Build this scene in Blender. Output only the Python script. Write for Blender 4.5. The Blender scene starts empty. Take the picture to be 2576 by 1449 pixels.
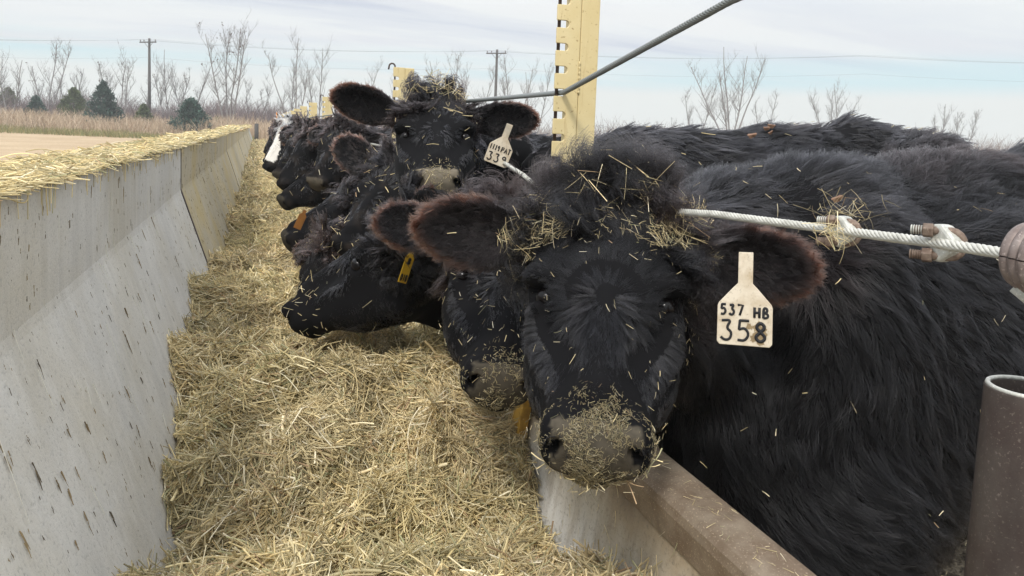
import bpy, math, random
import numpy as np
from mathutils import Vector, Matrix

RNG = np.random.default_rng(7)
random.seed(7)
SC = bpy.context.scene
COL = SC.collection
R = math.radians

# ------------------------------------------------------------------ camera
CAM_H = 1.25
FPX, CX, CY = 1860.0, 1288.0, 483.0          # focal length and optical axis, in pixels of a 2576-wide photo
def _camera_rotation():
    d = np.array([(648 - CX) / FPX, -(311 - CY) / FPX, -1.0]); d /= np.linalg.norm(d)   # the bunk's own direction
    u = np.array([0.010, 1.0, 0.0]); u -= d * (u @ d)
    # keep the horizon level through the vanishing point
    u /= np.linalg.norm(u)
    r = np.cross(d, u)
    C = np.stack([r, d, u], 1)                # camera coords of world X, Y, Z
    return C.T                                # camera -> world
RC = _camera_rotation()
CAM = np.array([0.0, 0.0, CAM_H])
def at(px, py, depth):
    return CAM + RC @ (depth * np.array([(px - CX) / FPX, -(py - CY) / FPX, -1.0]))
cd = bpy.data.cameras.new("camera"); cam = bpy.data.objects.new("camera", cd); COL.objects.link(cam)
cd.sensor_width = 36.0; cd.lens = FPX / 2576 * 36
cd.shift_y = -(724 - CY) / 2576
cd.clip_start = 0.05; cd.clip_end = 3000
M4 = Matrix.Identity(4)
for i in range(3):
    for j in range(3): M4[i][j] = RC[i, j]
    M4[i][3] = CAM[i]
cam.matrix_world = M4
SC.camera = cam

# ------------------------------------------------------------------ sky, sun, exposure
SUN_EL, SUN_AZ = R(48), R(215)                # azimuth clockwise from +Y: sun high behind the camera's left shoulder
world = bpy.data.worlds.new("World"); SC.world = world; world.use_nodes = True
nt = world.node_tree; nt.nodes.clear()
def nn(t, **kw):
    n = nt.nodes.new(t)
    for k, v in kw.items(): setattr(n, k, v)
    return n
out = nn('ShaderNodeOutputWorld')
sky = nn('ShaderNodeTexSky', sky_type='NISHITA', sun_disc=False, sun_elevation=SUN_EL, sun_rotation=SUN_AZ)
bg1 = nn('ShaderNodeBackground'); bg1.inputs[1].default_value = 0.10
nt.links.new(sky.outputs[0], bg1.inputs[0])
tc = nn('ShaderNodeTexCoord'); sep = nn('ShaderNodeSeparateXYZ'); nt.links.new(tc.outputs['Generated'], sep.inputs[0])
# cloud deck: the view direction projected on a flat layer overhead
def math_(op, a, b=None, clamp=False):
    n = nn('ShaderNodeMath', operation=op, use_clamp=clamp)
    for i, v in enumerate((a, b)):
        if v is None: continue
        if isinstance(v, (int, float)): n.inputs[i].default_value = v
        else: nt.links.new(v, n.inputs[i])
    return n.outputs[0]
zc = math_('ADD', math_('MAXIMUM', sep.outputs[2], 0.0), 0.06)
comb = nn('ShaderNodeCombineXYZ')
nt.links.new(math_('DIVIDE', sep.outputs[0], zc), comb.inputs[0]); nt.links.new(math_('DIVIDE', sep.outputs[1], zc), comb.inputs[1])
rotm = nn('ShaderNodeMapping'); rotm.inputs['Rotation'].default_value = (0, 0, R(19)); rotm.inputs['Scale'].default_value = (0.23, 0.8, 1)
nt.links.new(comb.outputs[0], rotm.inputs[0])
n1 = nn('ShaderNodeTexNoise'); n1.inputs['Scale'].default_value = 0.62; n1.inputs['Detail'].default_value = 7; n1.inputs['Roughness'].default_value = 0.56
n1.inputs['Distortion'].default_value = 0.5
nt.links.new(rotm.outputs[0], n1.inputs['Vector'])
n2 = nn('ShaderNodeTexNoise'); n2.inputs['Scale'].default_value = 0.35; n2.inputs['Detail'].default_value = 6; n2.inputs['Roughness'].default_value = 0.5
nt.links.new(rotm.outputs[0], n2.inputs['Vector'])
def ramp(fac, stops, interp='EASE'):
    n = nn('ShaderNodeValToRGB'); n.color_ramp.interpolation = interp
    while len(n.color_ramp.elements) < len(stops): n.color_ramp.elements.new(0.5)
    for e, (p, c) in zip(n.color_ramp.elements, stops): e.position = p; e.color = (*c, 1)
    nt.links.new(fac, n.inputs[0]); return n.outputs[0]
# white to lavender-grey cloud
cloud = ramp(n1.outputs[0], [(0.38, (0.56, 0.59, 0.67)), (0.49, (0.68, 0.70, 0.74)), (0.58, (0.76, 0.775, 0.78))])
low = ramp(sep.outputs[2], [(0.0, (1, 1, 1)), (0.05, (1, 1, 1)), (0.115, (0, 0, 0))])
mixl = nn('ShaderNodeMix', data_type='RGBA'); mixl.inputs[7].default_value = (0.745, 0.775, 0.755, 1)
nt.links.new(low, mixl.inputs[0]); nt.links.new(cloud, mixl.inputs[6])
bg2 = nn('ShaderNodeBackground'); nt.links.new(mixl.outputs[2], bg2.inputs[0])
# an overcast sky is brightest overhead
lift = ramp(sep.outputs[2], [(0.0, (0.30, 0.30, 0.30)), (0.16, (0.31, 0.31, 0.31)), (0.65, (0.62, 0.62, 0.62)), (1.0, (0.72, 0.72, 0.72))], 'LINEAR')
nt.links.new(math_('MULTIPLY', lift, 3.3), bg2.inputs[1])
# thin spots where pale blue shows: a band low over the horizon, broken by the noise
band = ramp(sep.outputs[2], [(0.0, (0, 0, 0)), (0.055, (0, 0, 0)), (0.078, (1, 1, 1)), (0.092, (0.9, 0.9, 0.9)), (0.118, (0.12, 0.12, 0.12)), (1.0, (0.2, 0.2, 0.2))])
thin = ramp(n2.outputs[0], [(0.36, (0, 0, 0)), (0.54, (1, 1, 1))])
fac = math_('MINIMUM', math_('MULTIPLY', math_('MULTIPLY', band, thin), 0.80), 1.0)
bg3 = nn('ShaderNodeBackground'); bg3.inputs[0].default_value = (0.53, 0.745, 0.80, 1); bg3.inputs[1].default_value = 1.0
add = nn('ShaderNodeMixShader'); add.inputs[0].default_value = 0.12
nt.links.new(bg3.outputs[0], add.inputs[1]); nt.links.new(bg1.outputs[0], add.inputs[2])
mixs = nn('ShaderNodeMixShader'); nt.links.new(fac, mixs.inputs[0]); nt.links.new(bg2.outputs[0], mixs.inputs[1]); nt.links.new(add.outputs[0], mixs.inputs[2])
nt.links.new(mixs.outputs[0], out.inputs[0])
sd = bpy.data.lights.new("sun", 'SUN'); sun = bpy.data.objects.new("sun", sd); COL.objects.link(sun)
sd.energy = 2.3; sd.angle = R(10); sd.color = (1.0, 0.96, 0.90)
sun.rotation_euler = Vector((math.sin(SUN_AZ) * math.cos(SUN_EL), math.cos(SUN_AZ) * math.cos(SUN_EL), math.sin(SUN_EL))).to_track_quat('Z', 'Y').to_euler()
sun.location = (-5, -5, 10)
vs = SC.view_settings; vs.view_transform = 'Standard'; vs.look = 'None'; vs.gamma = 1; vs.exposure = 0.22
vs.use_curve_mapping = False
SC.cycles.use_denoising = True; SC.cycles.max_bounces = 6; SC.cycles.transparent_max_bounces = 8

# ------------------------------------------------------------------ helpers
def tag(o, label=None, cat=None, group=None, kind=None):
    if label: o["label"] = label
    if cat: o["category"] = cat
    if group: o["group"] = group
    if kind: o["kind"] = kind
    return o
def empty(name, loc=(0, 0, 0)):
    o = bpy.data.objects.new(name, None); COL.objects.link(o); o.location = loc; o.empty_display_size = 0.1
    return o
def link(name, me, parent=None):
    o = bpy.data.objects.new(name, me); COL.objects.link(o)
    if parent is not None:
        o.parent = parent
        o.matrix_parent_inverse = Matrix.Translation(-Vector(parent.location))   # children are modelled in world coordinates
    return o
class MB:
    """collects polygons for one mesh"""
    def __init__(s): s.v = []; s.f = []; s.m = []; s.n = 0; s.sm = []
    def add(s, v, f, mi=0, smooth=False):
        v = np.asarray(v, float).reshape(-1, 3); s.v.append(v)
        for q in f: s.f.append(tuple(int(i) + s.n for i in q)); s.m.append(mi); s.sm.append(smooth)
        s.n += len(v); return s
    def box(s, lo, hi, mi=0):
        x0, y0, z0 = lo; x1, y1, z1 = hi
        v = [(x0, y0, z0), (x1, y0, z0), (x1, y1, z0), (x0, y1, z0), (x0, y0, z1), (x1, y0, z1), (x1, y1, z1), (x0, y1, z1)]
        return s.add(v, [(3, 2, 1, 0), (4, 5, 6, 7), (0, 1, 5, 4), (1, 2, 6, 5), (2, 3, 7, 6), (3, 0, 4, 7)], mi)
    def tube(s, pts, rad, seg=8, mi=0, caps=True, smooth=True):
        pts = np.asarray(pts, float); n = len(pts)
        rad = np.full(n, rad) if np.isscalar(rad) else np.asarray(rad, float)
        t = np.gradient(pts, axis=0); t /= np.linalg.norm(t, axis=1)[:, None] + 1e-12
        a = np.array([0, 0, 1.0]) if abs(t[0][2]) < 0.9 else np.array([1.0, 0, 0])
        u = np.cross(a, t[0]); u /= np.linalg.norm(u)
        ang = np.arange(seg) * 2 * math.pi / seg; V = []
        for i in range(n):
            u = u - t[i] * (u @ t[i]); u /= np.linalg.norm(u); w = np.cross(t[i], u)
            V.append(pts[i] + rad[i] * (np.cos(ang)[:, None] * u + np.sin(ang)[:, None] * w))
        V = np.concatenate(V); F = []
        for i in range(n - 1):
            for j in range(seg):
                k = (j + 1) % seg
                F.append((i * seg + j, i * seg + k, (i + 1) * seg + k, (i + 1) * seg + j))
        if caps: F.append(tuple(range(seg))[::-1]); F.append(tuple((n - 1) * seg + j for j in range(seg)))
        return s.add(V, F, mi, smooth)
    def prism(s, poly, axis_o, ax, ay, depth_vec, mi=0):
        """extrude a 2-D outline (in axes ax, ay from axis_o) along depth_vec"""
        o = np.asarray(axis_o, float); ax = np.asarray(ax, float); ay = np.asarray(ay, float); dv = np.asarray(depth_vec, float)
        b = np.array([o + p[0] * ax + p[1] * ay for p in poly]); n = len(b)
        v = np.concatenate([b, b + dv]); f = [tuple(range(n))[::-1], tuple(range(n, 2 * n))]
        for i in range(n): j = (i + 1) % n; f.append((i, j, n + j, n + i))
        return s.add(v, f, mi)
    def build(s, name, mats, parent=None, bevel=0, bseg=2):
        me = bpy.data.meshes.new(name)
        me.from_pydata(np.concatenate(s.v).tolist(), [], s.f)
        for m in (mats if isinstance(mats, (list, tuple)) else [mats]): me.materials.append(m)
        me.polygons.foreach_set('material_index', s.m); me.polygons.foreach_set('use_smooth', s.sm); me.update()
        o = link(name, me, parent)
        if bevel:
            b = o.modifiers.new('bevel', 'BEVEL'); b.width = bevel; b.segments = bseg; b.limit_method = 'ANGLE'; b.angle_limit = R(35)
        return o
def mesh_np(name, V, F, mats, parent=None, smooth=True, colors=None):
    me = bpy.data.meshes.new(name); F = np.asarray(F); k = F.shape[1]
    me.vertices.add(len(V)); me.vertices.foreach_set('co', np.asarray(V, np.float32).ravel())
    me.loops.add(F.size); me.loops.foreach_set('vertex_index', F.astype(np.int32).ravel())
    me.polygons.add(len(F)); me.polygons.foreach_set('loop_start', np.arange(0, F.size, k, dtype=np.int32))
    me.update(calc_edges=True)
    me.polygons.foreach_set('use_smooth', np.full(len(F), smooth))
    if colors is not None:
        at_ = me.attributes.new('tint', 'FLOAT_COLOR', 'POINT')
        at_.data.foreach_set('color', np.concatenate([colors, np.ones((len(colors), 1))], 1).astype(np.float32).ravel())
    for m in (mats if isinstance(mats, (list, tuple)) else [mats]): me.materials.append(m)
    me.validate(); me.update()
    return link(name, me, parent)
def strands(name, P, rad, tint, mat, parent=None, taper=0.35):
    """P (n, k, 3) polylines -> one hair-curves object"""
    n, k, _ = P.shape
    cu = bpy.data.hair_curves.new(name); cu.add_curves([k] * n)
    cu.points.foreach_set('position', np.ascontiguousarray(P, np.float32).ravel())
    r = np.broadcast_to(np.asarray(rad, np.float32).reshape(-1, 1), (n, 1)) * np.linspace(1, taper, k)[None]
    a = cu.attributes.get('radius') or cu.attributes.new('radius', 'FLOAT', 'POINT')
    a.data.foreach_set('value', np.ascontiguousarray(r, np.float32).ravel())
    c = cu.attributes.new('tint', 'FLOAT_COLOR', 'CURVE')
    c.data.foreach_set('color', np.concatenate([np.broadcast_to(tint, (n, 3)), np.ones((n, 1))], 1).astype(np.float32).ravel())
    cu.materials.append(mat)
    return link(name, cu, parent)
def unit(v): return v / (np.linalg.norm(v, axis=-1, keepdims=True) + 1e-12)
def vnoise(P, scale, seed=0):
    """smooth value noise in 3-D, -1..1"""
    g = np.random.default_rng(seed).uniform(-1, 1, (32, 32, 32)); q = np.asarray(P, float) * scale + 1000.0
    i = np.floor(q).astype(int); f = q - i; f = f * f * (3 - 2 * f); r = 0
    for dx in (0, 1):
        for dy in (0, 1):
            for dz in (0, 1):
                w = (f[..., 0] if dx else 1 - f[..., 0]) * (f[..., 1] if dy else 1 - f[..., 1]) * (f[..., 2] if dz else 1 - f[..., 2])
                r = r + w * g[(i[..., 0] + dx) % 32, (i[..., 1] + dy) % 32, (i[..., 2] + dz) % 32]
    return r

# ------------------------------------------------------------------ materials
def mat(name, col=(0.5, 0.5, 0.5), rough=0.8, metal=0.0, spec=0.3):
    m = bpy.data.materials.new(name); m.use_nodes = True; b = m.node_tree.nodes['Principled BSDF']
    b.inputs['Base Color'].default_value = (*col, 1); b.inputs['Roughness'].default_value = rough; b.inputs['Metallic'].default_value = metal
    b.inputs['Specular IOR Level'].default_value = spec
    return m, m.node_tree, b
class G:
    """small node-graph writer"""
    def __init__(s, t): s.t = t
    def n(s, ty, **kw):
        x = s.t.nodes.new(ty)
        for k, v in kw.items(): setattr(x, k, v)
        return x
    def l(s, a, b): s.t.links.new(a, b)
    def pos(s, scale=(1, 1, 1), rot=(0, 0, 0)):
        g = s.n('ShaderNodeNewGeometry'); m = s.n('ShaderNodeMapping'); m.inputs['Scale'].default_value = scale; m.inputs['Rotation'].default_value = rot
        s.l(g.outputs['Position'], m.inputs[0]); return m.outputs[0]
    def noise(s, vec, scale, detail=4, rough=0.55, dist=0):
        x = s.n('ShaderNodeTexNoise'); x.inputs['Scale'].default_value = scale; x.inputs['Detail'].default_value = detail
        x.inputs['Roughness'].default_value = rough; x.inputs['Distortion'].default_value = dist; s.l(vec, x.inputs['Vector']); return x.outputs[0]
    def ramp(s, f, stops, interp='LINEAR'):
        x = s.n('ShaderNodeValToRGB'); x.color_ramp.interpolation = interp
        while len(x.color_ramp.elements) < len(stops): x.color_ramp.elements.new(0.5)
        for e, (p, c) in zip(x.color_ramp.elements, stops):
            e.position = p; e.color = (*c, 1) if not np.isscalar(c) else (c, c, c, 1)
        s.l(f, x.inputs[0]); return x.outputs[0]
    def mix(s, f, a, b, mode='MIX'):
        x = s.n('ShaderNodeMix', data_type='RGBA', blend_type=mode)
        for i, v in ((0, f), (6, a), (7, b)):
            if isinstance(v, (int, float)): x.inputs[i].default_value = v
            elif isinstance(v, tuple): x.inputs[i].default_value = (*v, 1)
            else: s.l(v, x.inputs[i])
        return x.outputs[2]
    def math(s, op, a, b):
        x = s.n('ShaderNodeMath', operation=op)
        for i, v in enumerate((a, b)):
            if isinstance(v, (int, float)): x.inputs[i].default_value = v
            else: s.l(v, x.inputs[i])
        return x.outputs[0]
    def bump(s, h, b, strength=0.4, dist=0.01):
        x = s.n('ShaderNodeBump'); x.inputs['Strength'].default_value = strength; x.inputs['Distance'].default_value = dist
        s.l(h, x.inputs['Height']); s.l(x.outputs[0], b.inputs['Normal'])
def concrete_mat(name, base, dusty, streak=True, dust=0.6, warm=0.0):
    m, t, b = mat(name, base, 0.85); g = G(t)
    p = g.pos(); big = g.noise(p, 1.7, 5); fine = g.noise(p, 140, 3, 0.7); mid = g.noise(g.pos((3, 3, 0.7)), 5, 5, 0.6)
    c = g.mix(g.ramp(big, [(0.3, 0.0), (0.7, 1.0)]), tuple(x * 0.88 for x in base), tuple(min(1, x * 1.08) for x in base))
    c = g.mix(g.ramp(mid, [(0.45, 0.0), (0.75, 0.55)]), c, tuple(x * 0.74 for x in base))
    c = g.mix(g.ramp(g.noise(g.pos((1, 1, 1)), 2.3, 6, 0.62), [(0.44, 0.0), (0.66, dust)]), c, dusty)
    c = g.mix(g.ramp(fine, [(0.30, 0.55), (0.46, 0.0)]), c, tuple(x * 0.45 for x in base))
    # thin runs down the face, and fine flecks of chaff
    fl = g.noise(g.pos((60, 60, 14)), 6, 2, 0.5); c = g.mix(g.ramp(fl, [(0.72, 0.0), (0.77, 0.5)]), c, (0.15, 0.12, 0.07))
    run = g.noise(g.pos((30, 30, 0.6)), 1.2, 3); c = g.mix(g.ramp(run, [(0.5, 0.0), (0.8, 0.35)]), c, tuple(min(1, x * 1.25) for x in base))
    g.l(c, b.inputs['Base Color']); g.bump(fine, b, 0.35, 0.004)
    return m
M = {}
M['concrete'] = concrete_mat('concrete', (0.61, 0.59, 0.545), (0.46, 0.40, 0.27), dust=0.38)
M['concrete_dusty'] = concrete_mat('concrete_dusty', (0.47, 0.42, 0.31), (0.47, 0.38, 0.20), dust=1.0)
M['concrete_end'] = concrete_mat('concrete_end', (0.50, 0.49, 0.44), (0.45, 0.41, 0.30), dust=0.4)
m, t, b = mat('stained_concrete', (0.4, 0.4, 0.38), 0.85); g = G(t)
p = g.pos(); sx = g.n('ShaderNodeSeparateXYZ'); g.l(p, sx.inputs[0])
zz = g.math('ADD', sx.outputs[2], g.math('MULTIPLY', g.math('SUBTRACT', g.noise(g.pos((1, 1.2, 0.4)), 6, 4), 0.5), 0.26))
c = g.ramp(zz, [(0.33, (0.70, 0.69, 0.66)), (0.43, (0.53, 0.48, 0.39)), (0.50, (0.36, 0.29, 0.20)), (0.57, (0.15, 0.11, 0.075))])
c = g.mix(g.ramp(g.noise(g.pos((6, 6, 0.8)), 5, 4), [(0.5, 0.0), (0.7, 0.4)]), c, (0.24, 0.19, 0.13))
c = g.mix(g.ramp(g.noise(p, 120, 3, 0.7), [(0.32, 0.5), (0.46, 0.0)]), c, (0.16, 0.14, 0.11))
g.l(c, b.inputs['Base Color']); g.bump(g.noise(p, 90, 4), b, 0.4, 0.004); M['stained'] = m
def rust_mat(name, a, bb, rough=0.6, metal=0.4, sc=18):
    m, t, b = mat(name, a, rough, metal, 0.4); g = G(t); p = g.pos()
    c = g.mix(g.ramp(g.noise(p, sc, 6, 0.65), [(0.38, 0.0), (0.65, 1.0)]), a, bb)
    c = g.mix(g.ramp(g.noise(p, 260, 2, 0.7), [(0.60, 0.0), (0.70, 0.6)]), c, tuple(min(1, x * 2.2) for x in bb))
    c = g.mix(g.ramp(g.noise(g.pos((9, 9, 1.3)), 3, 4), [(0.55, 0.0), (0.75, 0.5)]), c, tuple(x * 0.45 for x in a))
    g.l(c, b.inputs['Base Color']); g.bump(g.noise(p, 150, 4), b, 0.25, 0.002)
    return m
M['rail'] = rust_mat('worn_brown_steel', (0.20, 0.145, 0.10), (0.31, 0.25, 0.185), 0.55, 0.25, 14)
M['pipe'] = rust_mat('rusty_pipe', (0.046, 0.031, 0.026), (0.075, 0.062, 0.052), 0.5, 0.3, 9)
M['rust'] = rust_mat('rust', (0.145, 0.095, 0.070), (0.24, 0.185, 0.145), 0.65, 0.3, 90)
M['grip'] = rust_mat('brown_casting', (0.175, 0.135, 0.120), (0.27, 0.225, 0.205), 0.55, 0.3, 60)
M['galv'] = rust_mat('weathered_zinc', (0.42, 0.42, 0.38), (0.60, 0.59, 0.53), 0.55, 0.35, 120)
m, t, b = mat('cable_wire', (0.52, 0.51, 0.46), 0.5, 0.3, 0.4); g = G(t); p = g.pos()
c = g.mix(g.ramp(g.noise(p, 45, 4), [(0.4, 0.0), (0.7, 1.0)]), (0.60, 0.59, 0.53), (0.42, 0.41, 0.36)); g.l(c, b.inputs['Base Color']); M['cable'] = m
m, t, b = mat('grey_wire', (0.20, 0.215, 0.21), 0.5, 0.3, 0.4); M['cable_grey'] = m
m, t, b = mat('cream_paint', (0.62, 0.50, 0.245), 0.5); g = G(t); p = g.pos()
c = g.mix(g.ramp(g.noise(p, 9, 5, 0.6), [(0.35, 0.0), (0.7, 1.0)]), (0.60, 0.485, 0.25), (0.66, 0.555, 0.32))
c = g.mix(g.ramp(g.noise(g.pos((40, 40, 3)), 2.2, 5, 0.6), [(0.60, 0.0), (0.76, 0.6)]), c, (0.36, 0.21, 0.075))
c = g.mix(g.ramp(g.noise(p, 130, 2, 0.6), [(0.66, 0.0), (0.71, 0.75)]), c, (0.30, 0.19, 0.08))
g.l(c, b.inputs['Base Color']); g.bump(g.noise(p, 60, 4), b, 0.2, 0.002); M['cream'] = m
m, t, b = mat('yellow_paint', (0.52, 0.31, 0.06), 0.55); g = G(t); p = g.pos()
c = g.mix(g.ramp(g.noise(p, 40, 4), [(0.5, 0.0), (0.7, 0.8)]), (0.56, 0.34, 0.07), (0.34, 0.19, 0.05)); g.l(c, b.inputs['Base Color']); M['strap'] = m
M['dark_iron'] = rust_mat('dark_iron', (0.05, 0.035, 0.03), (0.09, 0.06, 0.05), 0.7, 0.2, 60)
M['orange'] = mat('orange_paint', (0.62, 0.22, 0.02), 0.5)[0]
def tint_mat(name, rough=0.7, sheen=0.0, transl=0.0):
    m, t, b = mat(name, rough=rough, spec=0.25); g = G(t)
    a = g.n('ShaderNodeAttribute', attribute_name='tint'); g.l(a.outputs['Color'], b.inputs['Base Color'])
    if transl:
        tr = g.n('ShaderNodeBsdfTranslucent'); g.l(a.outputs['Color'], tr.inputs[0]); mx = g.n('ShaderNodeMixShader'); mx.inputs[0].default_value = transl
        g.l(b.outputs[0], mx.inputs[1]); g.l(tr.outputs[0], mx.inputs[2]); g.l(mx.outputs[0], t.nodes['Material Output'].inputs[0])
    return m
M['hay'] = tint_mat('hay_stem', 0.65, transl=0.15)
M['skin'] = tint_mat('hide', 0.85); M['skin'].node_tree.nodes['Principled BSDF'].inputs['Specular IOR Level'].default_value = 0.12
M['foliage'] = tint_mat('cedar_foliage', 0.8)
M['twig'] = tint_mat('twig', 0.85)
m = bpy.data.materials.new('fur'); m.use_nodes = True; t = m.node_tree; t.nodes.clear(); g = G(t)
o_ = g.n('ShaderNodeOutputMaterial'); h_ = g.n('ShaderNodeBsdfHairPrincipled'); a_ = g.n('ShaderNodeAttribute', attribute_name='tint')
h_.parametrization = 'COLOR'; g.l(a_.outputs['Color'], h_.inputs['Color']); h_.inputs['Roughness'].default_value = 0.25; h_.inputs['Radial Roughness'].default_value = 0.45
h_.inputs['Random Roughness'].default_value = 0.3; h_.inputs['IOR'].default_value = 1.37
g.l(h_.outputs[0], o_.inputs[0]); M['fur'] = m
m, t, b = mat('hay_bed', (0.2, 0.16, 0.08), 0.95); g = G(t); p = g.pos()
c = g.mix(g.ramp(g.noise(p, 34, 5, 0.7), [(0.36, 0.0), (0.66, 1.0)]), (0.08, 0.06, 0.028), (0.34, 0.275, 0.13))
c = g.mix(g.ramp(g.noise(p, 1.6, 4), [(0.40, 0.0), (0.65, 0.45)]), c, (0.28, 0.235, 0.115)); g.l(c, b.inputs['Base Color']); g.bump(g.noise(p, 60, 5), b, 0.9, 0.02); M['hay_bed'] = m
m, t, b = mat('field', (0.4, 0.3, 0.2), 0.95); g = G(t); p = g.pos()
c = g.mix(g.ramp(g.noise(p, 0.35, 7, 0.65), [(0.35, 0.0), (0.68, 1.0)]), (0.39, 0.285, 0.175), (0.50, 0.385, 0.245))
c = g.mix(g.ramp(g.noise(p, 9, 5, 0.7), [(0.45, 0.0), (0.7, 0.7)]), c, (0.27, 0.185, 0.105)); g.l(c, b.inputs['Base Color']); g.bump(g.noise(p, 14, 5), b, 0.6, 0.03); M['field'] = m
m, t, b = mat('yard', (0.2, 0.15, 0.1), 0.95); g = G(t); p = g.pos()
c = g.mix(g.ramp(g.noise(p, 26, 6, 0.7), [(0.40, 0.0), (0.62, 1.0)]), (0.06, 0.045, 0.03), (0.34, 0.28, 0.20)); g.l(c, b.inputs['Base Color']); g.bump(g.noise(p, 40, 5), b, 1.0, 0.03); M['yard'] = m
M['ink'] = mat('ink', (0.012, 0.012, 0.014), 0.6)[0]
def tag_mat(name, base, dirt):
    m, t, b = mat(name, base, 0.45); g = G(t); p = g.pos()
    c = g.mix(g.ramp(g.noise(p, 28, 6, 0.65), [(0.42, 0.0), (0.70, 0.9)]), base, dirt)
    c = g.mix(g.ramp(g.noise(p, 260, 3, 0.6), [(0.60, 0.0), (0.70, 0.6)]), c, tuple(x * 0.5 for x in dirt)); g.l(c, b.inputs['Base Color']); return m
M['tag_white'] = tag_mat('tag_white', (0.60, 0.53, 0.42), (0.38, 0.29, 0.18))
M['tag_yellow'] = tag_mat('tag_yellow', (0.68, 0.42, 0.03), (0.5, 0.30, 0.03))
M['tag_orange'] = tag_mat('tag_orange', (0.22, 0.09, 0.02), (0.14, 0.06, 0.015))
M['mud'] = mat('dried_mud', (0.10, 0.065, 0.03), 0.9)[0]
M['tag_dirt'] = tag_mat('tag_dirt', (0.30, 0.22, 0.12), (0.12, 0.08, 0.04))
M['eye'] = mat('eye', (0.004, 0.003, 0.003), 0.18, 0, 0.25)[0]
M['wood_pole'] = mat('pole_wood', (0.075, 0.07, 0.065), 0.9)[0]
M['bark'] = mat('bark', (0.225, 0.215, 0.21), 0.9)[0]
M['bark_dark'] = mat('cedar_bark', (0.10, 0.07, 0.05), 0.9)[0]
M['leaf_dry'] = mat('dry_leaf', (0.22, 0.13, 0.085), 0.8)[0]
M['wire'] = mat('power_wire', (0.22, 0.23, 0.25), 0.6)[0]

# ------------------------------------------------------------------ ground
SLOPE_Y = 46.0
def ground_z(x, y): return 0.0
gx = np.concatenate([[-1500, -700, -300, -160], np.arange(-110, 111, 5.0), [160, 300, 700, 1500]]); gy = np.concatenate([[-30, -10], np.arange(0, 130, 5.0), [160, 250, 500, 1000, 2000]])
GX, GY = np.meshgrid(gx, gy, indexing='ij'); GZ = -0.01 + 0 * GX
far = np.clip((GY - 44) / 30, 0, 1) * np.clip((10 - GX) / 20, 0, 1)
GZ = GZ + 0.35 * far
V = np.stack([GX, GY, GZ], -1).reshape(-1, 3); ny = len(gy)
F = [(i * ny + j, (i + 1) * ny + j, (i + 1) * ny + j + 1, i * ny + j + 1) for i in range(len(gx) - 1) for j in range(ny - 1)]
tag(mesh_np('ground', V, F, M['field']), kind='structure')
yb = MB(); yb.box((0.9, -6, -0.006), (60, 60, 0.0)); tag(yb.build('cattle_yard', M['yard']), kind='structure')

# ------------------------------------------------------------------ feed bunk: tall sloping panels on the lane side
XB, ZT, ZB = -0.38, 1.13, 0.89
joints = [-1.84, 4.26, 10.36, 16.46, 22.56, 28.66, 34.76, 40.86]
lab = ['smooth pale grey concrete bunk panel flecked with chaff, nearest the camera',
       'yellowed dusty concrete bunk panel just beyond the first dark joint']
for i in range(len(joints) - 1):
    y0, y1 = joints[i] + 0.015, joints[i + 1] - 0.015
    poly = [(-0.53, -0.02), (-0.117 + 0.033, -0.02), (-0.117, 0.10), (XB + 0.004, ZB - 0.02), (XB, ZB), (XB, ZT), (-0.53, ZT)]
    mb = MB(); n = len(poly); ys = np.linspace(y0, y1, 2)
    mb.prism(poly, (0, y0, 0), (1, 0, 0), (0, 0, 1), (0, y1 - y0, 0))
    last = i == len(joints) - 2
    o = mb.build('concrete_panel', M['concrete'] if i == 0 else (M['concrete_end'] if last else M['concrete_dusty']), bevel=0.012)
    tag(o, lab[i] if i < 2 else ('pale end panel of the concrete bunk wall, last in the row' if last else
        'dusty concrete bunk panel in the far stretch between the second and last panel'), 'concrete panel', 'tall concrete panels on the lane side of the bunk')
for k, y in enumerate(joints[1:-1]):
    poly = [(-0.52, 0.0), (-0.1165, 0.10), (XB + 0.0008, ZB), (XB + 0.0008, ZT - 0.012), (-0.52, ZT - 0.012)]
    mb = MB(); mb.prism(poly, (0, y - 0.0145, 0), (1, 0, 0), (0, 0, 1), (0, 0.029, 0))
    tag(mb.build('joint_filler', M['dark_iron']), 'dark filler strip in the first clear joint after the nearest concrete panel' if k == 0 else 'dark filler strip in a far joint of the concrete panels', 'joint filler', 'filler strips between the concrete panels')
fl = MB().box((-0.6, -1.84, -0.03), (0.62, 40.86, 0.02)); tag(fl.build('bunk_floor', M['concrete']), kind='structure')

# low wall on the cattle side, with its steel rail
XR, ZR = 0.730, 0.60
def inner_x(z): return XR - (ZR - 0.03 - z) * 0.15
jr = [0.60, 6.70, 12.8, 18.9, 25.0]
for i in range(4):
    mb = MB(); mb.prism([(inner_x(0.0), -0.02), (0.86, -0.02), (0.802, ZR - 0.035), (XR + 0.004, ZR - 0.035)], (0, jr[i] + 0.004, 0), (1, 0, 0), (0, 0, 1), (0, jr[i + 1] - jr[i] - 0.008, 0))
    tag(mb.build('low_concrete_wall', M['stained'], bevel=0.01), ['rust stained low concrete wall beneath the brown steel rail, nearest the camera',
        'low concrete wall on the cattle side, farther along behind the cows'][min(i, 1)], 'concrete wall', 'low concrete walls on the cattle side')
mb = MB()
mb.prism([(XR - 0.010, ZR - 0.085), (XR - 0.016, ZR - 0.030), (XR - 0.013, ZR - 0.014), (XR - 0.004, ZR - 0.003), (XR + 0.012, ZR), (0.795, ZR + 0.003), (0.810, ZR - 0.002), (0.814, ZR - 0.06), (0.811, ZR - 0.06), (0.806, ZR - 0.012), (XR + 0.012, ZR - 0.012), (XR - 0.0, ZR - 0.034), (XR - 0.004, ZR - 0.085)],
         (0, 0.56, 0), (1, 0, 0), (0, 0, 1), (0, 24.4, 0))
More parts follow.
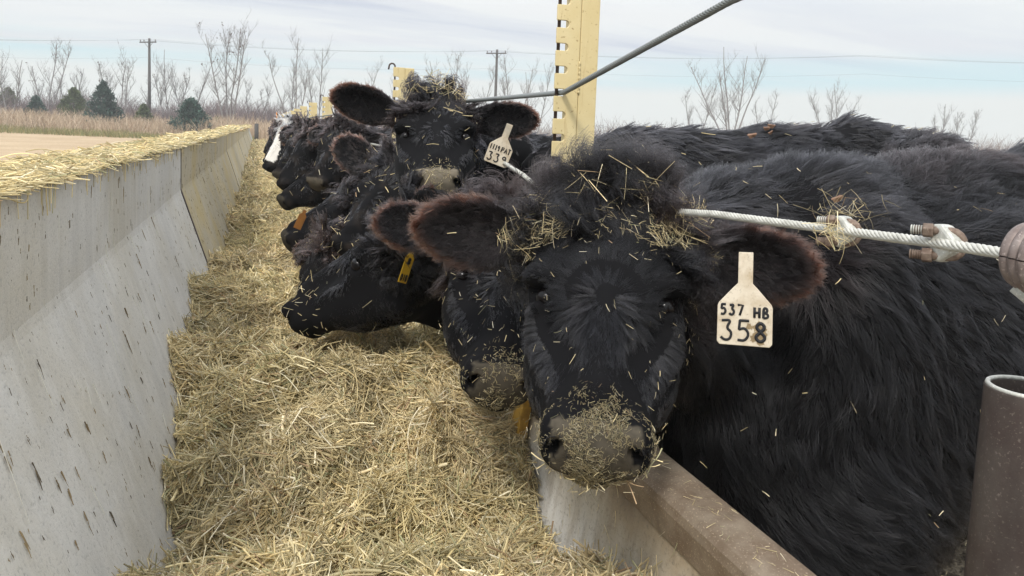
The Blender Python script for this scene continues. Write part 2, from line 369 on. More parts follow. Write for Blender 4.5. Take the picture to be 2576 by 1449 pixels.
tag(mb.build('steel_rail', M['rail'], bevel=0.003), 'worn brown steel rail capping the low concrete wall', 'rail')

# ------------------------------------------------------------------ neck rail posts
POST_X, POST_W, PITCH, SLOT_H, SLOT_D = 0.726, 0.120, 0.0585, 0.0185, 0.034
ZTOP = 1.60
def make_post(y, ztop, strap=True):
    root = empty('fence_post', (POST_X + POST_W / 2, y, ZR))
    # slotted plate: the outline has a round-ended notch every PITCH
    outline = [(0, ZR + 0.004)]; z = ztop - 0.062 - PITCH * int((ztop - ZR - 0.12) / PITCH)
    while z < ztop - 0.03:
        outline += [(0, z - SLOT_H / 2), (SLOT_D - SLOT_H / 2, z - SLOT_H / 2)]
        outline += [(SLOT_D - SLOT_H / 2 + SLOT_H / 2 * math.cos(a), z + SLOT_H / 2 * math.sin(a)) for a in np.linspace(-1.2, 1.2, 6)]
        outline += [(SLOT_D - SLOT_H / 2, z + SLOT_H / 2), (0, z + SLOT_H / 2)]; z += PITCH
    outline += [(0, ztop), (0.066, ztop), (0.066, ZR + 0.004)]
    p = MB().prism(outline, (POST_X, y, 0), (1, 0, 0), (0, 0, 1), (0, 0.007, 0)); p.build('slotted_plate', M['cream'], root, bevel=0.0012, bseg=1)
    tb = MB()
    x0, x1, w = POST_X + 0.052, POST_X + POST_W, 0.004
    tb.box((x0, y + 0.0072, ZR + 0.004), (x1, y + 0.07, ztop - 0.002)); tb.box((POST_X + 0.0675, y + 0.0005, ZR + 0.004), (x1, y + 0.0072, ztop - 0.001))
    tb.build('tube', M['cream'], root, bevel=0.003)
    for zc in (np.arange(ZR + 0.16, ztop, 0.30) if y < 5 else []):
        q = np.linspace(0, 0.085, 25); zz_ = zc + q; xx_ = POST_X + 0.0668 + 0.0012 * np.sin(q * 900 + zc)
        MB().tube(np.stack([xx_, np.full(25, y - 0.0012), zz_], 1), 0.0022 + 0.0012 * np.sin(q * 2 * math.pi / 0.0125), 6).build('weld', M['cream'], root)
    rd = MB(); xr, yr = POST_X + 0.0115, y + 0.016
    hook = [(xr, yr, ZR + 0.01), (xr, yr, ztop + 0.002)] + [(xr - 0.017 + 0.017 * math.cos(a), yr, ztop + 0.004 + 0.017 * math.sin(a)) for a in np.linspace(0.3, 3.1, 7)] + [(xr - 0.037, yr, ztop - 0.014)]
    rd.tube(hook, 0.0048, 8); rd.build('locking_rod', M['dark_iron'], root)
    if strap:
        sb = MB(); zs = np.array([0.28, ZR - 0.06]); xs = [inner_x(z) for z in zs]
        sb.add([(xs[0] - 0.030, y + 0.05, zs[0]), (xs[0] - 0.002, y + 0.05, zs[0]), (xs[1] - 0.002, y + 0.05, zs[1]), (xs[1] - 0.030, y + 0.05, zs[1]),
                (xs[0] - 0.030, y + 0.11, zs[0]), (xs[0] - 0.002, y + 0.11, zs[0]), (xs[1] - 0.002, y + 0.11, zs[1]), (xs[1] - 0.030, y + 0.11, zs[1])],
               [(0, 1, 2, 3), (7, 6, 5, 4), (0, 3, 7, 4), (1, 5, 6, 2), (3, 2, 6, 7), (0, 4, 5, 1)]); sb.build('mounting_strap', M['strap'], root, bevel=0.003)
    return root
plab = ['tall cream slotted steel post rising right behind the front cow', 'cream slotted post with a dark hook at its top, left of the raised cow head',
        'cream slotted post half hidden by the raised cow\'s left ear', 'cream slotted post with a small bent hook above a woolly cow poll', 'cream slotted post just left of the one above the woolly poll']
for k in range(11):
    y = 1.79 + 2.44 * k
    tag(make_post(y, 2.30 if k == 0 else ZTOP, k < 5), plab[k] if k < 5 else 'cream slotted post in the tight far row of posts', 'post', 'cream posts along the bunk')
mk = empty('marker_post', (0.73, 29.0, 0)); ob = MB(); ob.tube([(0.73, 29, 0.0), (0.73, 29, 1.15)], 0.05, 10); ob.build('shaft', M['dark_iron'], mk)
ob = MB(); ob.tube([(0.73, 29, 1.151), (0.73, 29, 1.70)], 0.085, 10); ob.build('sleeve', M['orange'], mk); tag(mk, 'short orange post at the far end of the cream posts', 'post')
ob = MB(); ob.tube([(-0.05, 41.3, 0), (-0.05, 41.3, 1.25)], 0.11, 10); ob.tube([(-0.05, 41.3, 1.25), (-0.05, 41.3, 1.27)], [0.11, 0.08], 10)
tag(ob.build('end_post', M['wood_pole']), 'dark wooden post standing past the end of the concrete bunk', 'post')

# ------------------------------------------------------------------ cables
def rope(name, ctrl, rad, mat_, near, parent=None, lay=7.0):
    """six-strand rope along a polyline; strands modelled as far as `near` metres from the camera, a plain tube beyond"""
    ctrl = np.asarray(ctrl, float); seg = np.linalg.norm(np.diff(ctrl, axis=0), axis=1); L = np.concatenate([[0], np.cumsum(seg)])
    s = np.arange(0, L[-1], 0.004 if L[-1] < 3 else 0.006); P = np.stack([np.interp(s, L, ctrl[:, k]) for k in range(3)], 1)
    dist = np.linalg.norm(P - CAM, axis=1); nearmask = dist < near; mb = MB()
    Pn, sn = P[nearmask], s[nearmask]
    if len(Pn) > 4:
        t = unit(np.gradient(Pn, axis=0)); u = unit(np.cross(t, [0, 0, 1.0])); w = np.cross(t, u)
        for k in range(6):
            a = sn * 2 * math.pi / (rad * lay) + k * math.pi / 3
            mb.tube(Pn + 0.62 * rad * (np.cos(a)[:, None] * u + np.sin(a)[:, None] * w), rad * 0.40, 6)
        mb.tube(Pn[::6], rad * 0.5, 6)
    Pf = P[~nearmask]
    if len(Pf) > 12:
        mb.tube(np.concatenate([Pf[::12], Pf[-1:]]), rad, 8)
    return mb.build(name, mat_, parent)
cx = POST_X + 0.022
slot0 = [2.30 - 0.062 - PITCH * i for i in range(40)]
zu = min(slot0, key=lambda z: abs(z - 1.388)); zl = min(slot0, key=lambda z: abs(z - 1.085))
EP = np.array([0.79, 0.14, 0.0])                       # end post, beside the camera and out of the picture
up = [EP + [0, 0, 1.62], at(1980, -58, 1.06), at(1840, 0, 1.22), (cx, 1.78, zu), (cx, 1.80, zu), (cx, 4.25, 1.372), (cx, 10, 1.375), (cx, 26, 1.37)]
tag(rope('steel_cable', up, 0.0072, M['cable_grey'], 2.4), 'grey steel cable running up over the tall post and across the sky', 'cable')
lo = [at(2640, 652, 0.70), at(2540, 639, 0.755), at(2350, 610, 0.86), at(2100, 578, 1.03), at(1797, 538, 1.25), (cx, 1.78, zl), at(1318, 441, 2.12), at(1262, 405, 2.58), at(1236, 396, 2.80), (cx, 4.25, 1.14), (cx, 26, 1.14)]
tag(rope('steel_cable', lo, 0.0066, M['cable'], 2.4), 'pale twisted steel cable across the big cow\'s shoulder, ending at the right edge', 'cable')
# rope clips: saddle, u-bolt, two nuts
ldir = unit(np.array(at(2540, 639, 0.755)) - np.array(at(1797, 538, 1.25)))
def clip(c, label):
    c = np.asarray(c); root = empty('cable_clip', tuple(c)); a = ldir                          # towards the camera end
    side = unit(np.cross(a, [0, 0, 1.0])); upv = np.cross(side, a)
    view = unit(CAM - c); back = -side if side @ view > 0 else side                             # away from the camera
    fr = -back
    sb = MB(); hw = 0.021
    prof = [(-hw, -0.006), (-hw * 0.75, 0.008), (-0.008, 0.015), (0.008, 0.015), (hw * 0.75, 0.008), (hw, -0.006), (hw * 0.6, -0.013), (-hw * 0.6, -0.013)]
    # saddle block: wedge seen from the side, wide face across the rope
    sad = [(-0.010, -0.020), (0.003, -0.022), (0.020, -0.009), (0.022, 0.006), (0.005, 0.022), (-0.010, 0.022)]
    sb.prism(sad, c + fr * 0.004, a, upv, -fr * 0.020); sb.build('saddle', M['galv'], root, bevel=0.004)
    ub = MB(); r = 0.0145; ang = np.linspace(0, math.pi, 9)
    axis = unit(-a * 0.8 + fr * 0.6)
    loop = [c + upv * r + axis * 0.026] + [c + upv * (r * math.cos(q)) - axis * (0.012 + 0.012 * math.sin(q)) for q in ang] + [c - upv * r + axis * 0.026]
    ub.tube(loop, 0.0052, 10); ub.build('u_bolt', M['rust'], root)
    for sgn in (1, -1):
        nb = MB(); base = c + upv * (sgn * r) + axis * 0.006; q = unit(np.cross(axis, upv)); hexa = [(0.0088 * math.cos(k * math.pi / 3 + 0.3), 0.0088 * math.sin(k * math.pi / 3 + 0.3)) for k in range(6)]
        nb.prism(hexa, base, q, np.cross(axis, q), axis * 0.011); no = nb.build('nut', M['rust'], root, bevel=0.0012)
        tb = MB()
        for k in range(5):
            f = base + axis * (0.0115 + k * 0.0026)
            tb.tube([f, f + axis * 0.0009, f + axis * 0.0017], [0.0050, 0.0060, 0.0050], 10)
        tb.build('thread', M['rust'] if sgn < 0 else M['galv'], root)
    return root
tag(clip(at(2112, 583, 1.02), None), 'u-bolt clip with hay caught on it, on the cable left of the other clip', 'cable clip', 'rope clips on the cable')
tag(clip(at(2362, 612, 0.855), None), 'clean u-bolt clip with two rusty nuts, nearer the ridged cable end', 'cable clip', 'rope clips on the cable')
gp = empty('cable_grip', tuple(at(2600, 648, 0.735))); gb = MB(); c0 = np.array(at(2584, 643, 0.742)); ax = unit(ldir + np.array([0, 0, -0.05]))
u = unit(np.cross(ax, [0, 0, 1.0])); w = np.cross(u, ax)
for k in range(6):
    rr = 0.028 + 0.003 * min(k, 2); cc = c0 + ax * (k * 0.0115)
    gb.tube([cc + rr * (math.cos(q) * u + math.sin(q) * w) for q in np.linspace(0, 2 * math.pi, 33)], 0.0068, 8, caps=False)
gb.build('ridged_sleeve', M['grip'], gp); gb = MB(); gb.tube([c0 - ax * 0.006, c0 + ax * 0.07], [0.022, 0.026], 16); gb.build('core', M['grip'], gp)
gb = MB(); gb.tube([c0 + ax * 0.012 + w * 0.0 + u * 0.0 - np.array([0, 0, 0.020]), c0 + ax * 0.0 - np.array([0, 0, 0.034]), c0 + ax * 0.022 - np.array([0, 0, 0.044])], [0.010, 0.013, 0.012], 10); gb.build('lug', M['galv'], gp)
gb = MB(); gb.tube([c0 + ax * 0.065, EP + [0, 0, 1.12]], [0.009, 0.009], 10); gb.build('eye_rod', M['grip'], gp)
ep = MB(); ep.tube([EP, EP + [0, 0, 1.75]], 0.057, 20); tag(ep.build('end_post', M['pipe']), 'tall rusty end post that the two cables run to, right beside the camera', 'post')
tag(gp, 'brown ridged cable end fitting at the right edge', 'cable fitting')
# end pipe
pc = np.array(at(2586, 978, 0.80)); pb = MB(); seg = 40; ang = np.arange(seg) * 2 * math.pi / seg; ro, ri = 0.0405, 0.0350
lean = np.array([0.012, 0.0, 0.0]); rings = []
for (r, z) in ((ro, -pc[2]), (ro, 0.0), (ri, 0.0), (ri, -0.35)):
    c = pc + np.array([0, 0, z]) + lean * (-z) * -1.5
    rings.append(np.stack([c[0] + r * np.cos(ang), c[1] + r * np.sin(ang), np.full(seg, c[2])], 1))
F = []
for i in range(3):
    for j in range(seg): k = (j + 1) % seg; F.append((i * seg + j, i * seg + k, (i + 1) * seg + k, (i + 1) * seg + j))
pr = empty('steel_pipe', (pc[0], pc[1], 0)); ob = pb.add(np.concatenate(rings), F, 0, True).build('shaft', M['pipe'], pr, bevel=0.0015)
rb = MB(); rb.tube([(pc[0] + (ro - 0.0035) * math.cos(q), pc[1] + (ro - 0.0035) * math.sin(q), pc[2] + 0.0008) for q in np.linspace(0, 2 * math.pi, 49)], 0.0026, 8, caps=False); rb.build('rim', M['galv'], pr)
tag(pr, 'open topped rusty steel pipe post at the lower right corner', 'pipe post')

# ------------------------------------------------------------------ hay in the bunk
def hay_z(x, y):
    zl_ = np.interp(y, [0.4, 1.15, 1.40, 1.58, 2.0, 2.25, 2.6, 3.0, 3.6, 4.2, 5.4, 7, 9, 45], [0.46, 0.46, 0.38, 0.22, 0.25, 0.33, 0.42, 0.47, 0.42, 0.41, 0.27, 0.36, 0.30, 0.34])
    zr_ = np.interp(y, [0.4, 1.0, 1.3, 1.5, 1.68, 1.86, 2.1, 2.3, 2.65, 3.0, 3.4, 4.2, 6, 45], [0.40, 0.36, 0.30, 0.25, 0.20, 0.36, 0.48, 0.57, 0.50, 0.40, 0.32, 0.36, 0.34, 0.34])
    zm_ = np.interp(y, [0.4, 1.15, 1.5, 1.8, 2.05, 2.2, 2.5, 3.0, 3.5, 4.2, 6, 45], [0.40, 0.36, 0.27, 0.37, 0.48, 0.50, 0.40, 0.38, 0.42, 0.38, 0.36, 0.34])
    a = np.clip((x + 0.32) / 0.96, 0, 1)
    z = np.where(a < 0.45, zl_ + (zm_ - zl_) * (a / 0.45), zm_ + (zr_ - zm_) * ((a - 0.45) / 0.55))
    P = np.stack([x, y, 0 * x], -1)
    return z + 0.060 * vnoise(P, 3.6, 3) + 0.150 * (0.42 - np.abs(vnoise(P * [1.0, 1.3, 1] + 0.06 * vnoise(P, 8, 6)[..., None], 5.2, 4))) + 0.030 * vnoise(P, 15, 7) + 0.014 * vnoise(P, 30, 5)
yy = np.concatenate([np.arange(0.5, 5, 0.02), np.arange(5, 14, 0.05), np.arange(14, 41, 0.2)]); xx = np.linspace(-0.36, 0.70, 60)
XX, YY = np.meshgrid(xx, yy, indexing='ij'); V = np.stack([XX, YY, hay_z(XX, YY)], -1).reshape(-1, 3); n = len(yy)
I, J = np.meshgrid(np.arange(len(xx) - 1), np.arange(n - 1), indexing='ij')
F = np.stack([I * n + J, (I + 1) * n + J, (I + 1) * n + J + 1, I * n + J + 1], -1).reshape(-1, 4)
hay = tag(mesh_np('hay', V, F, M['hay_bed']), 'loose pale hay heaped along the bunk floor', 'hay', kind='stuff')
PAL = np.array([(0.66, 0.545, 0.29), (0.58, 0.465, 0.235), (0.50, 0.41, 0.22), (0.40, 0.34, 0.19), (0.72, 0.62, 0.38), (0.36, 0.34, 0.18), (0.80, 0.72, 0.50), (0.42, 0.29, 0.16)])
PRB = np.array([0.24, 0.20, 0.18, 0.12, 0.12, 0.07, 0.04, 0.03])
def hay_tint(n, rng=RNG): return np.array([1.07, 1.08, 1.16]) * PAL[rng.choice(len(PAL), n, p=PRB)] * rng.uniform(0.60, 1.32, (n, 1))
def hay_strands(P0, nrm, length, rad, lift=0.25, k=5, along=None, bend=0.5, rng=RNG, kinks=0.3):
    """stems lying about the points P0 on surfaces with normals nrm"""
    n = len(P0); d = unit(rng.normal(size=(n, 3)))
    if along is not None: d = unit(d * 0.8 + along)
    d = d - nrm * np.sum(d * nrm, 1, keepdims=True); d = unit(unit(d) + nrm * rng.normal(0, lift, (n, 1)))
    b = unit(np.cross(d, rng.normal(size=(n, 3)))); t = np.linspace(-0.5, 0.5, k)
    L = length * np.exp(rng.normal(0, 0.38, n))
    bd = rng.normal(0, bend, n) * L * 0.5
    kink = (rng.random(n) < kinks) * rng.uniform(-0.5, 0.5, n) * L
    shape = (4 * t[None] ** 2 - 1) * 0.35
    P = P0[:, None] + d[:, None] * (t[None, :, None] * L[:, None, None]) + b[:, None] * (shape * bd[:, None] + np.abs(t)[None] * kink[:, None] * 0.5)[..., None]
    return P
Ps, Rs = [], []
for (y0, y1, cnt, ln, rd_) in ((0.75, 2.2, 64000, 0.080, 0.00128), (2.2, 3.6, 46000, 0.080, 0.00148), (3.6, 6.5, 42000, 0.07, 0.0019), (6.5, 13, 26000, 0.10, 0.0034), (13, 40, 16000, 0.16, 0.008)):
    x = RNG.uniform(-0.36, 0.69, cnt); y = RNG.uniform(y0, y1, cnt); z = hay_z(x, y)
    e = 0.012; nx_ = -(hay_z(x + e, y) - z) / e; ny_ = -(hay_z(x, y + e) - z) / e; N_ = unit(np.stack([nx_, ny_, np.ones(cnt)], 1))
    cl = 0.9 * np.stack([vnoise(np.stack([x, y, 0 * x], 1), 7, 11), vnoise(np.stack([x, y, 0 * x], 1), 7, 12), 0 * x], 1)
    P0 = np.stack([x, y, z + RNG.uniform(-0.016, 0.020, cnt)], 1)
    ok = (x > XB + np.clip((ZB - z) / 3.0, 0, 1) - 0.02) & (x < inner_x(z) + 0.01)
    P = hay_strands(P0[ok], N_[ok], ln, rd_, 0.30, along=1.3 * cl[ok], bend=0.45); Ps.append(P); Rs.append(rd_ * np.exp(RNG.normal(-0.10, 0.42, len(P))))
# keep stems out of the concrete
P = np.concatenate(Ps); zc_ = P[..., 2]
lo_x = XB + 0.0 + np.clip((ZB - zc_) / 3.0, 0, 0.3) + 0.004; hi_x = inner_x(zc_) - 0.004
P[..., 0] = np.clip(P[..., 0], lo_x, np.where(zc_ < ZR, hi_x, 9))
mid = P[:, 2]; patch = 1 + 0.22 * vnoise(mid, 5, 81)[:, None] + vnoise(mid, 3.1, 82)[:, None] * np.array([[0.02, 0.05, 0.0]])
strands('hay_stems', P, np.concatenate(Rs), hay_tint(len(P)) * patch, M['hay'], hay, 0.7)["kind"] = 'stuff'
# a scatter of broad stalks and corn husk bits on top
x = RNG.uniform(-0.2, 0.6, 160); y = RNG.uniform(1.0, 4, 160); P0 = np.stack([x, y, hay_z(x, y) + 0.02], 1)
P = hay_strands(P0, np.tile([0, 0, 1.0], (160, 1)), 0.075, 1, 0.35); strands('hay_stalks', P, RNG.uniform(0.0022, 0.0042, 160), hay_tint(160) * [1.05, 0.98, 0.9], M['hay'], hay, 0.8)["kind"] = 'stuff'

# hay lying on top of the wall
yy = np.concatenate([np.arange(0.6, 8, 0.02), np.arange(8, 40.8, 0.15)]); xx = np.linspace(-0.535, XB + 0.012, 14); XX, YY = np.meshgrid(xx, yy, indexing='ij')
E = np.clip(np.minimum(XX + 0.535, XB + 0.012 - XX) / 0.05, 0, 1); Z = ZT - 0.006 + E ** 0.6 * (0.007 + 0.006 * vnoise(np.stack([XX, YY, 0 * XX], -1), 9, 8) + 0.007 * vnoise(np.stack([XX, YY, 0 * XX], -1), 28, 9))
V = np.stack([XX, YY, Z], -1).reshape(-1, 3); n = len(yy); I, J = np.meshgrid(np.arange(len(xx) - 1), np.arange(n - 1), indexing='ij')
F = np.stack([I * n + J, (I + 1) * n + J, (I + 1) * n + J + 1, I * n + J + 1], -1).reshape(-1, 4)
tophay = tag(mesh_np('hay', V, F, M['hay_bed']), 'pale hay strewn along the top of the concrete panels', 'hay', kind='stuff')
Ps, Rs = [], []
for (y0, y1, cnt, ln, rd_) in ((0.7, 2.5, 16000, 0.05, 0.0011), (2.5, 5, 12000, 0.055, 0.0017), (5, 12, 9000, 0.08, 0.0032), (12, 40, 6000, 0.16, 0.008)):
    x = RNG.uniform(-0.53, XB + 0.01, cnt); y = RNG.uniform(y0, y1, cnt); e = np.clip(np.minimum(x + 0.535, XB + 0.02 - x) / 0.05, 0, 1)
    P0 = np.stack([x, y, ZT + e * 0.008 + RNG.uniform(-0.003, 0.007, cnt) + 0.004 * vnoise(np.stack([x, y, 0 * x], 1), 9, 8)], 1)
    Ps.append(hay_strands(P0, np.tile([0, 0, 1.0], (cnt, 1)), ln, rd_, 0.14, along=np.tile([0.25, 0.5, 0], (cnt, 1)))); Rs.append(rd_ * np.exp(RNG.normal(0, 0.25, cnt)))
P = np.concatenate(Ps); strands('hay_stems', P, np.concatenate(Rs), hay_tint(len(P)) * [1.02, 1.02, 1.0], M['hay'], tophay, 0.7)["kind"] = 'stuff'
# stems that hang over the inner edge
n = 260; y = RNG.uniform(0.8, 6, n); L = RNG.uniform(0.02, 0.09, n); t = np.linspace(0, 1, 5)
P = np.stack([XB - 0.02 + 0.026 * np.minimum(1, t * 2.2)[None] + RNG.normal(0, 0.004, (n, 1)) + 0 * L[:, None], y[:, None] + RNG.normal(0, 0.02, (n, 1)) * t, ZT + 0.02 - L[:, None] * t[None] ** 1.6], -1)
strands('hay_stems', P, RNG.uniform(0.0008, 0.0014, n), hay_tint(n) * 1.1, M['hay'], tophay, 0.7)["kind"] = 'stuff'

# chaff stuck on the concrete: dark flakes drawn out down the slope, and pale straws
def wall_pt(y, s):
    """s metres down the inner face from its top edge"""
    v = ZT - ZB; dz = np.where(s < v, s, v + (s - v) * 0.949); dx = np.where(s < v, 0, (s - v) * 0.316)
    return np.stack([XB + dx, y, ZT - dz], -1)
t = np.linspace(0, 1, 4); m = 1500; y0 = 0.75 + RNG.random(m) ** 1.5 * 7.5; s0 = RNG.uniform(0.02, 1.0, m); L0 = np.clip(np.exp(RNG.normal(-4.9, 0.75, m)), 0.0012, 0.040); c0_ = RNG.integers(0, 4, m)
reps = RNG.integers(2, 7, m); k = np.repeat(np.arange(m), reps); n = len(k); L = L0[k] * RNG.uniform(0.3, 0.8, n); y = y0[k] + RNG.normal(0, 0.07, n) * L0[k]; s = np.clip(s0[k] + RNG.uniform(-0.5, 0.5, n) * L0[k], 0.005, 1.05)
P = wall_pt(y[:, None] + RNG.normal(0, 0.15, (n, 1)) * L[:, None] * t, s[:, None] + L[:, None] * t); P[..., 0] += 0.0006
rr = np.minimum(L, 0.02) * RNG.uniform(0.02, 0.065, n) + 0.00022
ct = np.array([(0.20, 0.15, 0.085), (0.27, 0.20, 0.11), (0.14, 0.115, 0.08), (0.33, 0.25, 0.14)])[c0_[k]] * RNG.uniform(0.7, 1.2, (n, 1))
ch = strands('chaff', P, rr, ct, M['hay'], None, 0.4); tag(ch, 'dark flecks of chaff stuck on the concrete panels', 'chaff', kind='stuff')
n = 90; y = RNG.uniform(0.75, 4.5, n); s = RNG.uniform(0.05, 0.95, n); L = np.clip(np.exp(RNG.normal(-3.1, 0.6, n)), 0.01, 0.16)
P = wall_pt(np.repeat(y[:, None], 4, 1) + RNG.normal(0, 0.012, (n, 1)) * t, s[:, None] + L[:, None] * t); P[..., 0] += 0.002
strands('straws', P, RNG.uniform(0.0004, 0.0009, n), np.tile([0.78, 0.75, 0.66], (n, 1)), M['hay'], ch, 0.5)["kind"] = 'stuff'
# ------------------------------------------------------------------ cattle
def smin(a, b, k):
    h = np.clip(0.5 + 0.5 * (b - a) / k, 0, 1); return b + (a - b) * h - k * h * (1 - h)
class Field:
    """signed distance grid that soft-blends rounded shapes into one skin"""
    def __init__(s, lo, hi, h):
        s.lo = np.asarray(lo, float); s.h = h; s.n = np.ceil((np.asarray(hi) - s.lo) / h).astype(int) + 1
        s.d = np.full(s.n, 1.0, np.float32)
    def _box(s, lo, hi):
        a = np.clip(np.floor((lo - s.lo) / s.h).astype(int), 0, s.n - 1); b = np.clip(np.ceil((hi - s.lo) / s.h).astype(int) + 1, 1, s.n)
        sl = tuple(slice(i, j) for i, j in zip(a, b)); g = [s.lo[i] + s.h * np.arange(a[i], b[i]) for i in range(3)]
        return sl, np.stack(np.meshgrid(*g, indexing='ij'), -1)
    def put(s, f, lo, hi, k, cut=False):
        pad = (0 if cut else k) + 2.5 * s.h; sl, P = s._box(lo - pad, hi + pad)
        if P.size == 0: return
        v = f(P)
        s.d[sl] = -smin(-s.d[sl], v, k) if cut else smin(s.d[sl], v, k)
    def ell(s, c, r, Rm, k=0.03, cut=False):
        c = np.asarray(c, float); r = np.asarray(r, float); Rm = np.asarray(Rm, float)
        ext = np.sqrt(((Rm * r) ** 2).sum(1))
        def f(P):
            q = (P - c) @ Rm; k0 = np.linalg.norm(q / r, axis=-1); k1 = np.linalg.norm(q / r ** 2, axis=-1) + 1e-9; return k0 * (k0 - 1) / k1
        s.put(f, c - ext, c + ext, k, cut)
    def cone(s, a, b, r1, r2, k=0.04, cut=False):
        a = np.asarray(a, float); b = np.asarray(b, float); ba = b - a; m = max(r1, r2)
        def f(P):
            q = P - a; t = np.clip((q @ ba) / (ba @ ba), 0, 1); return np.linalg.norm(q - t[..., None] * ba, axis=-1) - (r1 + (r2 - r1) * t)
        s.put(f, np.minimum(a, b) - m, np.maximum(a, b) + m, k, cut)
    def mesh(s):
        d = s.d; ins = d < 0; n = s.n - 1
        c = [ins[i:i + n[0], j:j + n[1], k:k + n[2]] for i in (0, 1) for j in (0, 1) for k in (0, 1)]
        anyi = c[0].copy(); alli = c[0].copy()
        for q in c[1:]: anyi |= q; alli &= q
        cells = np.argwhere(anyi & ~alli); corner = np.array([(i, j, k) for i in (0, 1) for j in (0, 1) for k in (0, 1)])
        ci = cells[:, None] + corner[None]; val = d[ci[..., 0], ci[..., 1], ci[..., 2]]
        acc = np.zeros((len(cells), 3)); cnt = np.zeros(len(cells))
        for a in range(8):
            for b in range(a + 1, 8):
                if abs(corner[a] - corner[b]).sum() != 1: continue
                x = (val[:, a] < 0) != (val[:, b] < 0); t = val[:, a] / (val[:, a] - val[:, b] + 1e-12)
                p = corner[a] + t[:, None] * (corner[b] - corner[a]); acc[x] += p[x]; cnt[x] += 1
        V = s.lo + s.h * (cells + acc / np.maximum(cnt, 1)[:, None])
        idx = np.full(n, -1, np.int32); idx[cells[:, 0], cells[:, 1], cells[:, 2]] = np.arange(len(cells)); F = []
        for ax in range(3):
            o1, o2 = [(1, 2), (2, 0), (0, 1)][ax]
            sl0 = [slice(None)] * 3; sl1 = [slice(None)] * 3; sl0[ax] = slice(0, -1); sl1[ax] = slice(1, None)
            e = np.argwhere(ins[tuple(sl0)] != ins[tuple(sl1)]); ok = (e[:, o1] > 0) & (e[:, o2] > 0) & (e[:, o1] < n[o1]) & (e[:, o2] < n[o2]); e = e[ok]
            flip = ins[e[:, 0], e[:, 1], e[:, 2]]; q = []
            for (u, v) in ((-1, -1), (0, -1), (0, 0), (-1, 0)):
                w = e.copy(); w[:, o1] += u; w[:, o2] += v; q.append(idx[w[:, 0], w[:, 1], w[:, 2]])
            q = np.stack(q, 1); q[~flip] = q[~flip][:, ::-1]; F.append(q)
        F = np.concatenate(F); F = F[(F >= 0).all(1)]
        return V, F
def normals(V, F):
    fn = np.cross(V[F[:, 2]] - V[F[:, 0]], V[F[:, 3]] - V[F[:, 1]]); N = np.zeros_like(V)
    for k in range(4):
        for a in range(3): N[:, a] += np.bincount(F[:, k], fn[:, a], len(V))
    return unit(N), np.linalg.norm(fn, axis=1) * 0.5
def view_basis(px, py):
    p = at(px, py, 1.0); d = unit(p - CAM); r = unit(np.cross(d, [0, 0, 1.0])); u = np.cross(r, d); return r, u, -d
def head_frame(px, py, depth, a, n, sc=1.0):
    """a: along the face to the muzzle, n: out of the forehead, both given as (right, up, towards camera)"""
    B = np.stack(view_basis(px, py), 1); A = unit(B @ np.array(a, float)); N = B @ np.array(n, float); N = unit(N - A * (A @ N)); S = np.cross(A, N)
    return at(px, py, depth), np.stack([S, A, N], 1), sc
def face_on(phi, yaw=0.0, roll=0.0):
    """a head that looks at the camera, its face tipped phi from upright with the muzzle forward"""
    a = np.array([0, -math.cos(phi), math.sin(phi)]); n = np.array([0, math.sin(phi), math.cos(phi)])
    cy, sy = math.cos(yaw), math.sin(yaw); cr, sr = math.cos(roll), math.sin(roll)
    Ry = np.array([[cy, 0, sy], [0, 1, 0], [-sy, 0, cy]]); Rr = np.array([[cr, -sr, 0], [sr, cr, 0], [0, 0, 1]])
    return Rr @ Ry @ a, Rr @ Ry @ n
def head_q(spec, P):
    O, Rh, hs = spec['head']; LA = spec.get('face', 0.88); q = (P - O) @ Rh / hs; q[:, 1] = np.where(q[:, 1] > 0, q[:, 1] / LA, q[:, 1]); return q
BLACK = np.array([0.0058, 0.0056, 0.0064]); BROWN = np.array([0.060, 0.026, 0.016])
